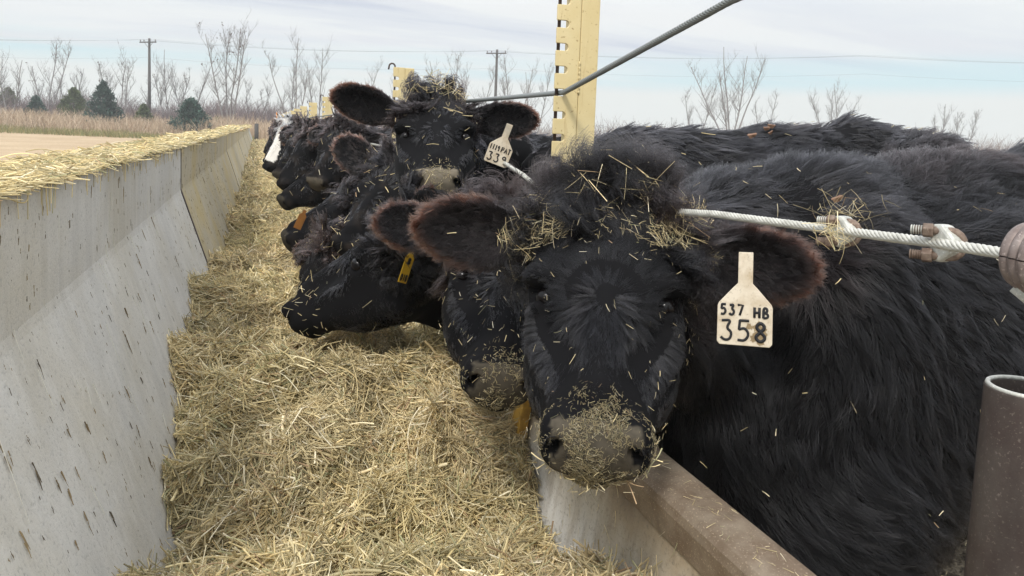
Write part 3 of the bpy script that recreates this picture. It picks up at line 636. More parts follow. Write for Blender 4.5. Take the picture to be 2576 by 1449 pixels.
def build_cow(spec):
    O, Rh, hs = spec['head']; bx, by, yaw, bs = spec['body']; h = spec.get('voxel', 0.014); ears = spec['ears']
    cyw, syw = math.cos(yaw), math.sin(yaw)
    Rb = np.array([[-cyw, syw, 0], [-syw, -cyw, 0], [0, 0, 1.0]])     # body x runs towards the bunk
    def W(q):
        q = np.array(q, float); q[2] += spec.get('pitch', 0.0) * q[0] * min(1.0, q[2])
        return np.array([bx, by, 0.0]) + Rb @ (q * bs)
    def H(q):
        q = np.array(q, float); q[1] *= spec.get('face', 0.88) if q[1] > 0 else 1.0      # length of the face below the eyes
        return O + Rh @ (q * hs)
    back = np.array([W((x, y, z)) for x in (-1.15, 0.9) for y in (-0.42, 0.42) for z in (-0.02, 1.36)])
    hd = np.array([H((x, y, z)) for x in (-0.36, 0.36) for y in (-0.3, 0.46) for z in (-0.32, 0.1)])
    allp = np.concatenate([back, hd]); fld = Field(allp.min(0) - 0.03, allp.max(0) + 0.03, h)
    E, C = fld.ell, fld.cone; I3 = np.eye(3)
    def be(c, r, k=0.10, rot=0.0):
        E(W(c), np.array(r) * bs, Rb, k * bs)
    # trunk
    be((0.0, 0, 0.79), (0.66, 0.35, 0.395)); be((-0.22, 0, 0.73), (0.55, 0.38, 0.37)); be((0.25, 0, 0.70), (0.40, 0.31, 0.34))
    if spec.get('belly'):
        be((0.10, 0, 0.64), (0.62, 0.36, 0.36)); be((0.45, 0.05, 0.52), (0.26, 0.30, 0.30)); be((0.55, 0.16, 0.40), (0.18, 0.16, 0.28))
    for sg in (1, -1):
        be((0.47, sg * 0.14, 0.84), (0.22, 0.16, 0.34)); be((-0.62, sg * 0.13, 0.90), (0.30, 0.18, 0.28)); be((-0.50, sg * 0.17, 1.04), (0.13, 0.08, 0.10), 0.08)
    be((0.64, 0, 0.62), (0.17, 0.15, 0.19)); be((0.40, 0, 1.10), (0.26, 0.10, 0.13))
    C(W((0.45, 0, 1.12)), W((-0.45, 0, 1.10)), 0.11 * bs, 0.12 * bs, 0.08); C(W((-0.45, 0, 1.10)), W((-0.86, 0, 1.07)), 0.12 * bs, 0.08 * bs, 0.08)
    for sg in (1, -1):
        C(W((0.50, sg * 0.17, 0.62)), W((0.47, sg * 0.17, 0.36)), 0.105 * bs, 0.058 * bs, 0.05); C(W((0.47, sg * 0.17, 0.36)), W((0.49, sg * 0.17, 0.11)), 0.056 * bs, 0.040 * bs, 0.03)
        C(W((0.49, sg * 0.17, 0.11)), W((0.53, sg * 0.17, 0.045)), 0.042 * bs, 0.056 * bs, 0.03)
        C(W((-0.60, sg * 0.19, 0.80)), W((-0.50, sg * 0.21, 0.58)), 0.17 * bs, 0.11 * bs, 0.06); C(W((-0.52, sg * 0.20, 0.60)), W((-0.82, sg * 0.19, 0.44)), 0.10 * bs, 0.056 * bs, 0.05)
        C(W((-0.82, sg * 0.19, 0.44)), W((-0.74, sg * 0.19, 0.12)), 0.055 * bs, 0.042 * bs, 0.03); C(W((-0.74, sg * 0.19, 0.12)), W((-0.70, sg * 0.19, 0.045)), 0.043 * bs, 0.056 * bs, 0.03)
    C(W((-0.90, 0, 1.08)), W((-1.0, 0, 0.95)), 0.045 * bs, 0.035 * bs, 0.04); C(W((-1.0, 0, 0.95)), W((-0.99, 0, 0.42)), 0.032 * bs, 0.03 * bs, 0.03); E(W((-0.99, 0, 0.36)), (0.05, 0.05, 0.11), I3, 0.03)
    # neck: crest and throat, bent between head and shoulder
    p0, p2 = H((0, -0.10, -0.13)), W((0.42, 0, 1.02)); bend = np.array(spec.get('bend', (0.05, 0.04, 0.0))); p1 = (p0 + p2) / 2 + bend
    q0, q2 = H((0, -0.015, -0.17)), W((0.60, 0, 0.72)); q1 = (q0 + q2) / 2 + bend + np.array([0, 0, -0.03])
    C(p0, p1, 0.095 * hs, 0.135 * hs, 0.06); C(p1, p2, 0.135 * hs, 0.18 * bs, 0.07); C(q0, q1, 0.075 * hs, 0.115 * hs, 0.06); C(q1, q2, 0.115 * hs, 0.19 * bs, 0.08)
    # head
    def he(c, r, k=0.03, cut=False, Rl=I3): E(H(c), np.array(r) * hs, Rh @ Rl, k * hs, cut)
    def hc(a, b, r1, r2, k=0.03, cut=False): C(H(a), H(b), r1 * hs, r2 * hs, k * hs, cut)
    he((0, -0.08, -0.095), (0.112, 0.130, 0.10)); he((0, -0.212, -0.026), (0.080, 0.060, 0.060), 0.05); he((0, -0.04, -0.05), (0.116, 0.145, 0.058), 0.04)
    for sg in (1, -1):
        he((sg * 0.100, -0.008, -0.056), (0.034, 0.055, 0.042), 0.030)
        hc((sg * 0.060, -0.02, -0.190), (sg * 0.036, 0.26, -0.115), 0.078, 0.046, 0.05); he((sg * 0.080, 0.05, -0.146), (0.044, 0.12, 0.080), 0.04)
    hc((0, 0.02, -0.088), (0, 0.27, -0.068), 0.068, 0.052, 0.035); hc((0, 0.05, -0.028), (0, 0.28, -0.020), 0.036, 0.028, 0.018)
    for sg in (1, -1): hc((sg * 0.096, 0.045, -0.085), (sg * 0.058, 0.215, -0.078), 0.018, 0.014, 0.034)
    he((0, 0.315, -0.075), (0.070, 0.060, 0.056), 0.04); he((0, 0.352, -0.052), (0.050, 0.028, 0.030), 0.02)
    he((0, 0.308, -0.122), (0.048, 0.056, 0.034), 0.025); he((0, 0.345, -0.070), (0.050, 0.030, 0.050), 0.02)
    for sg in (1, -1):
        he((sg * 0.052, 0.343, -0.048), (0.026, 0.034, 0.030), 0.014); he((sg * 0.048, 0.325, -0.092), (0.034, 0.045, 0.032), 0.02)
    he((0, 0.362, -0.066), (0.036, 0.020, 0.032), 0.015)
    if spec.get('blunt', 1): he((0, 0.332, -0.096), (0.054, 0.046, 0.056), 0.025)      # full lips under the nose
    if h < 0.011:
        for sg in (1, -1):
            a = sg * 0.5; Rl = np.array([[math.cos(a), 0, -math.sin(a)], [0, 1, 0], [math.sin(a), 0, math.cos(a)]])
            he((sg * 0.055, 0.370, -0.050), (0.0085, 0.030, 0.019), 0.006, True, Rl); he((sg * 0.066, 0.360, -0.066), (0.005, 0.03, 0.010), 0.004, True, Rl)
            he((sg * 0.118, 0.010, -0.045), (0.027, 0.034, 0.026), 0.012, True); he((sg * 0.098, 0.075, -0.035), (0.022, 0.045, 0.022), 0.03, True)
            he((sg * 0.108, -0.020, -0.036), (0.032, 0.019, 0.022), 0.012); he((sg * 0.112, 0.038, -0.066), (0.018, 0.013, 0.020), 0.010)
        hc((-0.06, 0.355, -0.104), (0.06, 0.355, -0.104), 0.006, 0.006, 0.006, True); hc((0, 0.388, -0.070), (0, 0.365, -0.10), 0.004, 0.004, 0.006, True)
    # ears
    earinfo = []
    for (sg, ed, en, L, Wd) in ears:
        ed = unit(Rh @ np.array(ed, float)); en = Rh @ np.array(en, float); en = unit(en - ed * (en @ ed)); ew = np.cross(en, ed); Re = np.stack([ed, ew, en], 1)
        base = H((sg * 0.100, -0.140, -0.062)); c = base + ed * (0.035 + L * 0.5) * hs
        C(base, base + ed * 0.055 * hs, 0.040 * hs, 0.034 * hs, 0.025); E(c, np.array([L * 0.52, Wd * 0.5, 0.022]) * hs, Re, 0.022)
        E(c + en * 0.021 * hs + ed * 0.004 * hs, np.array([L * 0.42, Wd * 0.37, 0.024]) * hs, Re, 0.012, True)
        earinfo.append((c, Re, L * hs, Wd * hs))
    V, F = fld.mesh(); N, A = normals(V, F)
    q = head_q(spec, V)                               # head coordinates
    col = np.tile(BLACK * 0.8, (len(V), 1)) + np.array([0.022, 0.017, 0.013]) * np.clip(vnoise(V, 18, 50) + 0.6 * vnoise(V, 45, 51), 0, 1)[:, None] * (spec.get('voxel', .014) > 0.01); pad = (q[:, 1] > 0.345) & (np.abs(q[:, 0]) < 0.062) & (q[:, 2] < 0.0) & (q[:, 2] > -0.11) & (np.abs(q[:, 0]) < 0.2)
    if spec.get('dusty', 0): col[pad] = np.array([0.075, 0.064, 0.048]) * spec['dusty'] * (0.8 + 0.4 * RNG.random((pad.sum(), 1)))
    for sg in (1, -1):
        col[np.linalg.norm((q - np.array([sg * 0.058, 0.365, -0.054])) / np.array([0.009, 0.040, 0.017]), axis=1) < 1] = BLACK * 0.5
    root = empty('cow', (bx, by, 0))
    if 'white' in spec: col[spec['white'](q)] = (0.62, 0.59, 0.54)
    body = mesh_np('body', V, F, M['skin'], root, True, col)
    # eyes
    if h < 0.011:
        for sg in (1, -1):
            th = np.linspace(0, math.pi, 9); mb = MB(); c = H((sg * (0.099 + spec.get('eye_out', 0.0)), 0.010, -0.058)); r = (0.0190 + 0.5 * spec.get('eye_out', 0.0)) * hs
            mb.tube([c + np.array([0, 0, 1.0]) * r * math.cos(a) for a in th], [max(1e-4, r * math.sin(a)) for a in th], 14); mb.build('eye', M['eye'], root)
    spec.update(root=root, V=V, F=F, N=N, A=A, earinfo=earinfo, H=H, W=W, Rb=Rb)
    return root
def earco(spec, P):
    """coordinates in the nearest ear: (along, across, through) scaled to its size, and a mask"""
    best = np.full((len(P), 3), 9.0); who = np.full(len(P), -1)
    for i, (c, Re, L, Wd) in enumerate(spec['earinfo']):
        q = (P - c) @ Re / np.array([L * 0.52, Wd * 0.5, 0.045]); m = (np.linalg.norm(q, axis=1) < 1.35) & (who < 0); best[m] = q[m]; who[m] = i
    return best, who
def sample(spec, n, weight, margin=120, facing=-0.45):
    V, F, N, A = spec['V'], spec['F'], spec['N'], spec['A']; C = V[F].mean(1); fn = unit(N[F].sum(1))
    cc = (C - CAM) @ RC; dep = -cc[:, 2]; px = CX + FPX * cc[:, 0] / np.maximum(dep, 0.05); py = CY - FPX * cc[:, 1] / np.maximum(dep, 0.05)
    vis = (dep > 0.2) & (px > -margin) & (px < 2576 + margin) & (py > -margin) & (py < 1449 + margin) & (np.sum(fn * unit(CAM - C), 1) > facing)
    w = A * vis * weight(C, fn); tot = w.sum()
    if tot <= 0: return np.zeros((0, 3)), np.zeros((0, 3))
    k = RNG.choice(len(F), n, p=w / tot); u, v = RNG.random((2, n, 1)); f = F[k]
    bl = lambda X: (X[f[:, 0]] * (1 - u) + X[f[:, 1]] * u) * (1 - v) + (X[f[:, 3]] * (1 - u) + X[f[:, 2]] * u) * v
    return bl(V), unit(bl(N))
def fur(spec, P, N, D, L, lift, col, kids, spread, clump, rad, curl=0.0, freq=2.0, wave=0.15, k=7, droop=0.0, name='coat', parent=None):
    """guide hairs at P combed along D, each with `kids` hairs that gather towards its tip"""
    n = len(P); D = unit(D - N * np.sum(D * N, 1, keepdims=True)); B = np.cross(N, D); t = np.linspace(0, 1, k)[None, :, None]
    L = np.broadcast_to(L, (n,))[:, None, None]; lift = np.broadcast_to(lift, (n,))[:, None, None]; curl = np.broadcast_to(curl, (n,))[:, None, None]
    ph = RNG.uniform(0, 6.28, (n, 1, 1)); sgn = RNG.choice([-1, 1], (n, 1, 1))
    g = P[:, None] + L * (D[:, None] * t + N[:, None] * lift * (t - 0.45 * t ** 2)) + B[:, None] * L * wave * RNG.normal(0, 1, (n, 1, 1)) * t ** 2
    g = g + curl * t ** 0.7 * (np.cos(6.28 * freq * t * sgn + ph) * B[:, None] + np.sin(6.28 * freq * t * sgn + ph) * (0.6 * N[:, None] + 0.5 * D[:, None]))
    if droop: g[..., 2] -= droop * (L[..., 0] * t[..., 0] ** 2)
    # kids
    off = RNG.normal(0, 1, (n, kids, 2)) * np.broadcast_to(spread, (n,))[:, None, None]; o3 = off[..., :1] * D[:, None] + off[..., 1:] * B[:, None]
    fac = (1 - np.broadcast_to(clump, (n,))[:, None, None] * t ** 1.3)[:, None]
    ln = RNG.uniform(0.65, 1.1, (n, kids, 1, 1)); base = g[:, :1]
    Q = base[:, None] + (g - base)[:, None] * ln + o3[:, :, None] * fac + RNG.normal(0, 1, (n, kids, 1, 3)) * (0.030 * L[:, None]) * t[None] ** 2
    Q = Q - (N * 0.004)[:, None, None]
    cols = np.repeat(col * np.exp(RNG.normal(0, 0.55, (n, 1))), kids, 0) * RNG.uniform(0.8, 1.25, (n * kids, 1)); rr = np.broadcast_to(rad, (n,)).repeat(kids)
    o = strands(name, Q.reshape(n * kids, k, 3), rr, cols, M['fur'], spec['root'] if parent is None else parent, 0.3)
    return o
def coat(spec, nb, nh, ne, kids=10, rs=1.0, curly=1.0, rusty=0.0, long=1.0, fine=1.0):
    """the whole coat of one animal: trunk, head, ears"""
    O, Rh, hs = spec['head']; Rb = spec['Rb']
    def hq(P): return head_q(spec, P)
    def is_head(P):
        q = hq(P); return (np.abs(q[:, 0]) < 0.16) & (q[:, 1] > -0.20) & (q[:, 1] < 0.46) & (q[:, 2] > -0.26) & (q[:, 2] < 0.12)
    def is_ear(P): return earco(spec, P)[1] >= 0
    dist = np.linalg.norm(O - CAM); rad = 0.00042 * max(1.0, dist / 1.15) * rs
    # trunk and neck
    if nb:
        P, N = sample(spec, nb, lambda C, n: (~is_head(C) & ~is_ear(C)).astype(float) * (1.0 + 1.5 * (n[:, 2] > 0.5)) * (0.25 + np.clip(3.0 / np.linalg.norm(C - CAM, axis=1) ** 1.5, 0, 2)))
        bq = (P - np.array([spec['body'][0], spec['body'][1], 0])) @ Rb / spec['body'][3]
        down = np.tile([0, 0, -1.0], (len(P), 1)); backw = np.tile(-Rb[:, 0], (len(P), 1))
        f = 1.15 * np.stack([vnoise(P, 2.6, 21), vnoise(P, 2.6, 22), vnoise(P, 2.6, 23)], 1) + 0.40 * np.stack([vnoise(P, 10, 24), vnoise(P, 10, 25), vnoise(P, 10, 26)], 1)
        top = np.clip((N[:, 2:3] - 0.35) / 0.4, 0, 1)
        D = backw * 0.75 + down * 1.0 * (1 - 0.6 * top) + f * 0.85
        L = (0.080 + 0.026 * vnoise(P, 8, 27)) * (1 + 0.15 * top[:, 0]) * long
        lift = np.clip(0.20 + 0.22 * vnoise(P, 7, 28) + RNG.normal(0, 0.11, len(P)) + 0.42 * top[:, 0] * (0.25 + 1.6 * vnoise(P, 10, 29)), 0.05, 1.7)
        rst = np.clip(rusty + 0.5 * vnoise(P, 4, 30) - 0.15, 0, 1)[:, None] * np.clip(N[:, 2:3] * 1.2 + 0.1, 0, 1)
        col = BLACK * (1 - rst) + np.array([0.034, 0.019, 0.015]) * rst
        dd = np.linalg.norm(P - CAM, axis=1); fur(spec, P, N, D, L, lift, col, kids, 0.0105 * np.sqrt(rs), 0.90, 0.00040 * np.maximum(1, dd / 1.2) * rs, curl=0.006 * (1 + vnoise(P, 6, 31)), freq=0.6, k=8, name='coat')
    # face
    if nh:
        P, N = sample(spec, nh, lambda C, n: (is_head(C) & ~is_ear(C)).astype(float) * np.where(hq(C)[:, 1] > 0.30, 0.35 if hs and dist < 2 else 0.9, 1.0) * np.where(np.linalg.norm(hq(C) * np.stack([np.sign(hq(C)[:, 0]), 1 + 0 * C[:, 0], -1 + 0 * C[:, 0]], 1) - np.array([0.112, 0.010, 0.045]) * [1, 1, 1] + 0 * hq(C), axis=1) < 0.032, 0.0, 1.0)); q = hq(P); s, a, z = q.T
        wh = np.stack([s, a - 0.070, 0 * s], 1); Dl = unit(wh); side = np.clip((np.abs(s) - 0.07) / 0.05, 0, 1)[:, None]
        Dl = Dl * (1 - 0.55 * side) + np.stack([0.15 * np.sign(s), 0.6 + 0 * s, -0.7 + 0 * s], 1) * 0.55 * side * (a > -0.05)[:, None]
        poll = np.clip((-a - 0.050 + 0.025 * vnoise(P, 20, 46)) / 0.045, 0, 1) * (z > -0.17)
        nz = np.stack([vnoise(P, 22, 41), vnoise(P, 22, 42), vnoise(P, 22, 43)], 1); Dl = Dl + nz * (0.14 + 1.2 * poll[:, None]) + np.array([0, 0.55, 0]) * poll[:, None] * (a > -0.17)[:, None]; D = Dl @ Rh.T
        muz = np.clip((a - 0.24) / 0.08, 0, 1); eyed = np.sqrt((np.abs(s) - 0.105) ** 2 + (a - 0.01) ** 2 + (z + 0.052) ** 2); L = (0.046 - 0.026 * np.clip((a - 0.10) / 0.18, 0, 1) - 0.011 * muz + 0.046 * poll) * np.clip(eyed / 0.07, 0.3, 1) * (1 - 0.35 * side[:, 0] * (1 - poll)) * (0.6 + 0.4 * long) * hs
        curl = (0.003 + 0.019 * poll * curly) * np.clip(1 - muz * 1.0, 0.05, 1) * np.clip(0.15 + poll, 0, 1)
        lift = 0.20 + 0.75 * poll - 0.05 * muz
        rst = np.clip(poll * (0.25 + rusty) + 0.35 * vnoise(P, 14, 44) - 0.2, 0, 0.8)[:, None]; col = BLACK * (1 - rst) + np.array([0.028, 0.017, 0.014]) * rst
        if 'white' in spec:
            wm = spec['white'](q); col = np.where(wm[:, None], np.array([0.75, 0.72, 0.66]), col)
        fur(spec, P, N, D, L, lift, col, kids, 0.0040 + 0.0022 * poll, 0.80 + 0.13 * poll, rad * fine, curl=curl, freq=1.3, k=9, name='face_hair')
    # ears
    if ne:
        P, N = sample(spec, ne, lambda C, n: is_ear(C).astype(float), facing=-0.8); e, w = earco(spec, P); rim = np.clip((np.linalg.norm(e[:, :2], axis=1) - 0.55) / 0.40, 0, 1) * np.clip(1.0 + 1.5 * e[:, 0], 0.1, 1)
        D = np.zeros_like(P)
        for i, (c, Re, Lr, Wr) in enumerate(spec['earinfo']):
            m = w == i; D[m] = (np.stack([0.9 + 0.6 * e[m, 0], 0.9 * e[m, 1], 0 * e[m, 0]], 1) + RNG.normal(0, 0.25, (m.sum(), 3))) @ Re.T
        inner = np.clip(1 - rim, 0, 1) * (np.abs(e[:, 2]) < 0.6); rst = np.clip(rim ** 4.0 * (0.8 + 0.4 * vnoise(P, 25, 45)) + 0.05, 0, 1)[:, None]; col = BLACK * (1 - rst) + BROWN * rst * spec.get('rim', 1.0)
        fur(spec, P, N, D, (0.026 + 0.010 * rim) * long ** 0.5 * hs, 0.55 - 0.15 * rim, col, kids, 0.0045, 0.4, rad * 0.9, curl=0.003, freq=0.8, k=6, name='ear_hair')
def scraps(spec, n, weight, length, rad, label, off=0.004, lift=0.2, bend=0.15, tint=1.0, kinks=0.15, extra=None):
    """loose bits of hay lying on an animal: not part of it"""
    P, N = sample(spec, n, weight, facing=-0.2); off_ = RNG.uniform(0.3, 1.0, (n, 1)) * off
    S = [hay_strands(P + N * off_, N, length, rad, lift, bend=bend, kinks=kinks)]; Rr = [rad * np.exp(RNG.normal(0, 0.3, n))]; T = [hay_tint(n) * tint]
    for (P2, N2, l2, r2, li2) in (extra or []):
        S.append(hay_strands(P2, N2, l2, r2, li2, bend=0.4)); Rr.append(r2 * np.exp(RNG.normal(0, 0.25, len(P2)))); T.append(hay_tint(len(P2)) * 1.15)
    return tag(strands('hay_scraps', np.concatenate(S), np.concatenate(Rr), np.concatenate(T), M['hay'], None, 0.7), label, 'hay', kind='stuff')
# ---- ear tags
STROKES = {'0': [[(.5, 1), (.12, .8), (.05, .4), (.3, 0), (.7, 0), (.95, .4), (.88, .8), (.5, 1)]], '1': [[(.35, .8), (.55, 1), (.55, 0)]],
 '3': [[(.1, .95), (.85, 1), (.45, .6), (.9, .4), (.75, .05), (.35, 0), (.05, .15)]], '5': [[(.9, 1), (.2, 1), (.2, 1), (.15, .56), (.15, .56), (.6, .66), (.92, .35), (.6, .02), (.05, .05)]],
 '7': [[(.05, 1), (.95, 1), (.4, 0)]], '8': [[(.5, .52), (.15, .75), (.5, 1), (.85, .75), (.5, .52), (.08, .25), (.5, 0), (.92, .25), (.5, .52)]],
 '9': [[(.88, .75), (.5, .98), (.12, .75), (.45, .5), (.88, .75), (.75, 0)]], 'H': [[(.1, 1), (.1, 0)], [(.9, 1), (.9, 0)], [(.1, .5), (.9, .5)]],
 'B': [[(.12, 0), (.12, 1), (.7, .95), (.75, .6), (.12, .52), (.85, .42), (.85, .08), (.12, 0)]], 'P': [[(.12, 0), (.12, 1), (.85, .95), (.85, .55), (.12, .48)]],
 'A': [[(.02, 0), (.5, 1), (.98, 0)], [(.22, .38), (.8, .38)]], 'T': [[(.0, 1), (1, 1)], [(.5, 1), (.5, 0)]]}
def lettering(mb, txt, x, y, w, hgt, gap, pen, P3, mi=0):
    for ch in txt:
        for st in STROKES.get(ch, []):
            p = np.array([(x + a * w, y + b * hgt) for a, b in st])
            for _ in range(2 if ch in '035689B' and len(p) > 4 else 0): p = np.concatenate([p[:1], np.stack([.75 * p[:-1] + .25 * p[1:], .25 * p[:-1] + .75 * p[1:]], 1).reshape(-1, 2), p[-1:]])
            mb.tube([P3(*q) for q in p], pen, 6, mi)
        x += w + gap
def ear_tag(spec, top, down, face, size, white=True, lines=(), color='tag_white', smear=False):
    """flat neck-and-panel tag: top is where it leaves the ear, down its direction, face its normal"""
    down = unit(np.asarray(down, float)); face = np.asarray(face, float); face = unit(face - down * (face @ down)); rt = np.cross(face, -down) * -1
    rt = unit(np.cross(-down, face)); S = size; top = np.asarray(top, float)
    prof = [(-.14, 0), (-.14, -.62), (-.22, -.70), (-.50, -1.02), (-.52, -1.08), (-.52, -1.78), (-.47, -1.84), (.47, -1.84), (.52, -1.78), (.52, -1.08), (.50, -1.02), (.22, -.70), (.14, -.62), (.14, 0)]
    if not white: prof = [(-.12, 0), (-.14, -.3), (-.30, -.45), (-.30, -1.6), (.30, -1.6), (.30, -.45), (.14, -.3), (.12, 0)]
    mb = MB(); mb.prism([(x * S, y * S) for x, y in prof], top - face * 0.001, rt, -down, face * 0.002); o = mb.build('ear_tag', M[color], spec['root'], bevel=0.0008, bseg=1)
    P3 = lambda x, y: top + rt * x * S - down * y * S + face * 0.0012
    if smear:
        sm = MB()
        for (x0, y0, r0) in ((.28, -1.64, .12), (.24, -1.48, .10), (.35, -1.50, .07), (.10, -1.47, .06), (.30, -1.75, .06), (.17, -1.70, .07)):
            q = [(x0 + r0 * (1 + 0.35 * RNG.normal()) * math.cos(t_) , y0 + r0 * (1 + 0.3 * RNG.normal()) * math.sin(t_)) for t_ in np.linspace(0, 6.28, 15)[:-1]]
            sm.prism([(a * S, b_ * S) for a, b_ in q], top + face * (0.00105 + 0.00004 * len(sm.v)), rt, -down, face * 0.00008)
        sm.build('dirt', M['tag_dirt'], o)
    if lines:
        lb = MB()
        for (t, x, y, w, hh, gap, pen) in lines: lettering(lb, t, x, y, w, hh, gap, pen * S, P3)
        lb.build('lettering', M['ink'], o)
    return o
GRP = 'black cattle eating along the bunk'
def EARS(sg1=((1.0, .12, -.05), (.1, .55, .8)), sg2=((1.0, .12, -.05), (.1, .55, .8)), L=0.20, Wd=0.135):
    return [(1, sg1[0], sg1[1], L, Wd), (-1, (-sg2[0][0], *sg2[0][1:]), (-sg2[1][0], *sg2[1][1:]), L, Wd)]
herd = {}
def herd_add(key, label, head, body, ears=None, voxel=0.014, **kw):
    sp = dict(head=head, body=body, ears=ears or EARS(), voxel=voxel, **kw); build_cow(sp); tag(sp['root'], label, 'cow', GRP); herd[key] = sp; return sp
# the front cow: looks straight at the camera, muzzle forward
a, n = face_on(R(48), 0.0, R(-1.0))
A_ = herd_add('front', 'big black cow nearest the camera with hay on its curly poll and a white tag', head_frame(1526, 690, 1.26, a, n, 1.03), (1.68, 1.47, R(8), 0.99),
    EARS(((1.0, .00, .10), (.0, .75, .60)), ((.95, .20, .10), (.0, .75, .60)), 0.215, 0.118), 0.0075, bend=(0.10, 0.10, 0.05), dusty=0.9, face=0.81, belly=1, pitch=-0.07, blunt=0)
a, n = face_on(R(50), 0.08, R(-5))
C_ = herd_add('second', 'black cow second in line, its face half hidden behind the front cow\'s ear', head_frame(1275, 656, 1.78, a, n, 1.0), (1.60, 2.14, R(2), 1.05),
    EARS(((1.0, -.10, .05), (.0, .6, .75)), ((1.0, .12, -.05), (.1, .55, .8)), 0.20, 0.125), 0.0095, bend=(0.08, 0.06, 0.02), dusty=0.75, face=0.90, pitch=-0.09)
a, n = face_on(R(65), 0.03, R(1))
F_ = herd_add('raised', 'black cow holding its head high above the others, tilted white tag in one ear', head_frame(1096, 303, 2.56, a, n, 1.03), (1.62, 3.36, R(0), 1.0),
    EARS(((1.0, .02, .38), (-.1, .85, .2)), ((1.0, .10, .08), (-.05, .85, .3)), 0.23, 0.130), 0.0095, bend=(0.06, 0.0, 0.03), dusty=2.1)
D_ = herd_add('profile', 'black cow in side view with its nose deep in the hay and a yellow tag', head_frame(925, 604, 2.32, (-.70, -.52, -.45), (-.52, .84, -.12), 1.07), (1.66, 2.78, R(0), 1.0),
    EARS(((1.0, .05, -.1), (.1, .5, .8)), ((.45, -.85, .10), (.8, .3, .4)), 0.19, 0.12), 0.0095, bend=(0.06, -0.10, -0.10), dusty=0.4, face=0.90, eye_out=0.0075)
E_ = herd_add('woolly', 'black cow with brown woolly poll, head down just behind the side view cow', head_frame(782, 676, 3.35, (-.42, -.85, .25), (-.75, .45, .5), 0.96), (1.6, 4.0, R(0), 0.98), EARS(Wd=0.13), 0.012, bend=(0.1, -0.1, 0))
a, n = face_on(R(40), -0.55, R(-10))
G_ = herd_add('speckled', 'black cow with hay speckled forehead, below the raised head and left of it', head_frame(952, 468, 3.45, a, n, 1.04), (1.6, 4.6, R(0), 0.98),
    EARS(((1.0, -.30, .25), (.2, .55, .8)), ((1.0, .1, 0), (.1, .6, .7)), 0.25, 0.17), 0.012, bend=(0.1, -0.1, 0), rim=1.3)
L_ = herd_add('tagged', 'black cow nosing the hay with a small brown orange tag under its ear', head_frame(824, 508, 3.95, (-.83, -.53, .15), (-.50, .83, .25), 1.0), (1.6, 5.2, R(0), 0.98),
    EARS(((1.0, .05, -.1), (.1, .5, .8)), ((.50, -.70, .40), (.85, .2, .3)), 0.24, 0.165), 0.012, bend=(0.1, -0.1, 0), rim=1.3, dusty=0.5, face=0.76)
H_ = herd_add('tuft', 'black cow raising a shaggy tufted poll left of the raised head, muzzle dusted brown', head_frame(838, 360, 5.1, (-.42, -.76, .50), (-.40, .55, .72), 1.05), (1.6, 5.8, R(0), 1.0),
    EARS(((1.0, .1, -.3), (.1, .5, .8)), ((.9, .0, -.35), (.1, .5, .8)), 0.19, 0.13), 0.012, bend=(0.1, -0.1, 0), dusty=0.9, face=0.80)
K_ = herd_add('low', 'black cow with a reddish ear and its head low in the hay', head_frame(772, 440, 5.6, (-.76, -.58, .3), (-.5, .75, .42), 0.95), (1.6, 6.4, R(0), 0.98), None, 0.012, bend=(0.1, -0.1, 0), rim=1.5, dusty=0.45, face=0.76)
I_ = herd_add('far_ear', 'black cow with one rounded ear raised beside the white faced cow', head_frame(736, 360, 6.3, (-.48, -.80, .35), (-.70, .45, .5), 1.05), (1.6, 7.0, R(0), 1.0),
    EARS(((1.0, .05, .0), (.1, .5, .8)), ((.9, -.55, .0), (.2, .6, .7)), 0.22, 0.16), 0.012, bend=(0.1, -0.1, 0), dusty=0.5, face=0.78)
J_ = herd_add('white_face', 'black and white faced cow in the far part of the line', head_frame(698, 344, 8.0, (-.42, -.86, .3), (-.82, .40, .4), 1.1), (1.6, 7.8, R(0), 1.0), None, 0.016, bend=(0.1, -0.1, 0),
    white=lambda q: ((np.abs(q[:, 0] + 0.02) < 0.05) & (q[:, 1] > -0.2) & (q[:, 1] < 0.30) & (q[:, 2] > -0.09)) | ((q[:, 1] > 0.10) & (q[:, 1] < 0.24) & (q[:, 2] < -0.10)))
for i, (px, py, d, aa, nn_, yb_, lb) in enumerate(((748, 374, 5.7, (-.50, -.82, .25), (-.80, .50, .3), 8.4, 'black cow whose pale dusty nose bridge shows between the tufted cow and the low one'),
        (694, 352, 9.4, (-.5, -.8, .3), (-.7, .6, .3), 9.2, 'black cow head low, second from the far end of the line'), (682, 340, 12.5, (-.4, -.85, .3), (-.8, .5, .3), 12.0, 'small dark cow farthest along the line'))):
    herd_add('far%d' % i, lb, head_frame(px, py, d, aa, nn_, 1.05), (1.6, yb_, 0.0, 1.0), None, 0.016, bend=(0.1, -0.1, 0), face=0.78)
coat(A_, 13500, 13000, 2800, 14, fine=0.85)
coat(C_, 6500, 4200, 1200, 11, rusty=0.25, long=0.75)
coat(F_, 2200, 4200, 1500, 10, rusty=0.1, curly=0.8, long=0.35)
coat(D_, 1800, 4600, 600, 10, long=0.35, curly=0.5)
for k_, nb_, nh_, ne_ in (('woolly', 500, 1400, 500), ('speckled', 800, 1400, 700), ('tagged', 800, 1200, 600), ('tuft', 700, 1200, 350)):
    coat(herd[k_], nb_, nh_, ne_, 8, rusty=0.5 if k_ == 'woolly' else 0.15, long=1.0)
for k_ in ('low', 'far_ear', 'white_face', 'far0', 'far1', 'far2'):
    coat(herd[k_], 500, 900, 300, 7, rusty=0.3, rs=1.1)
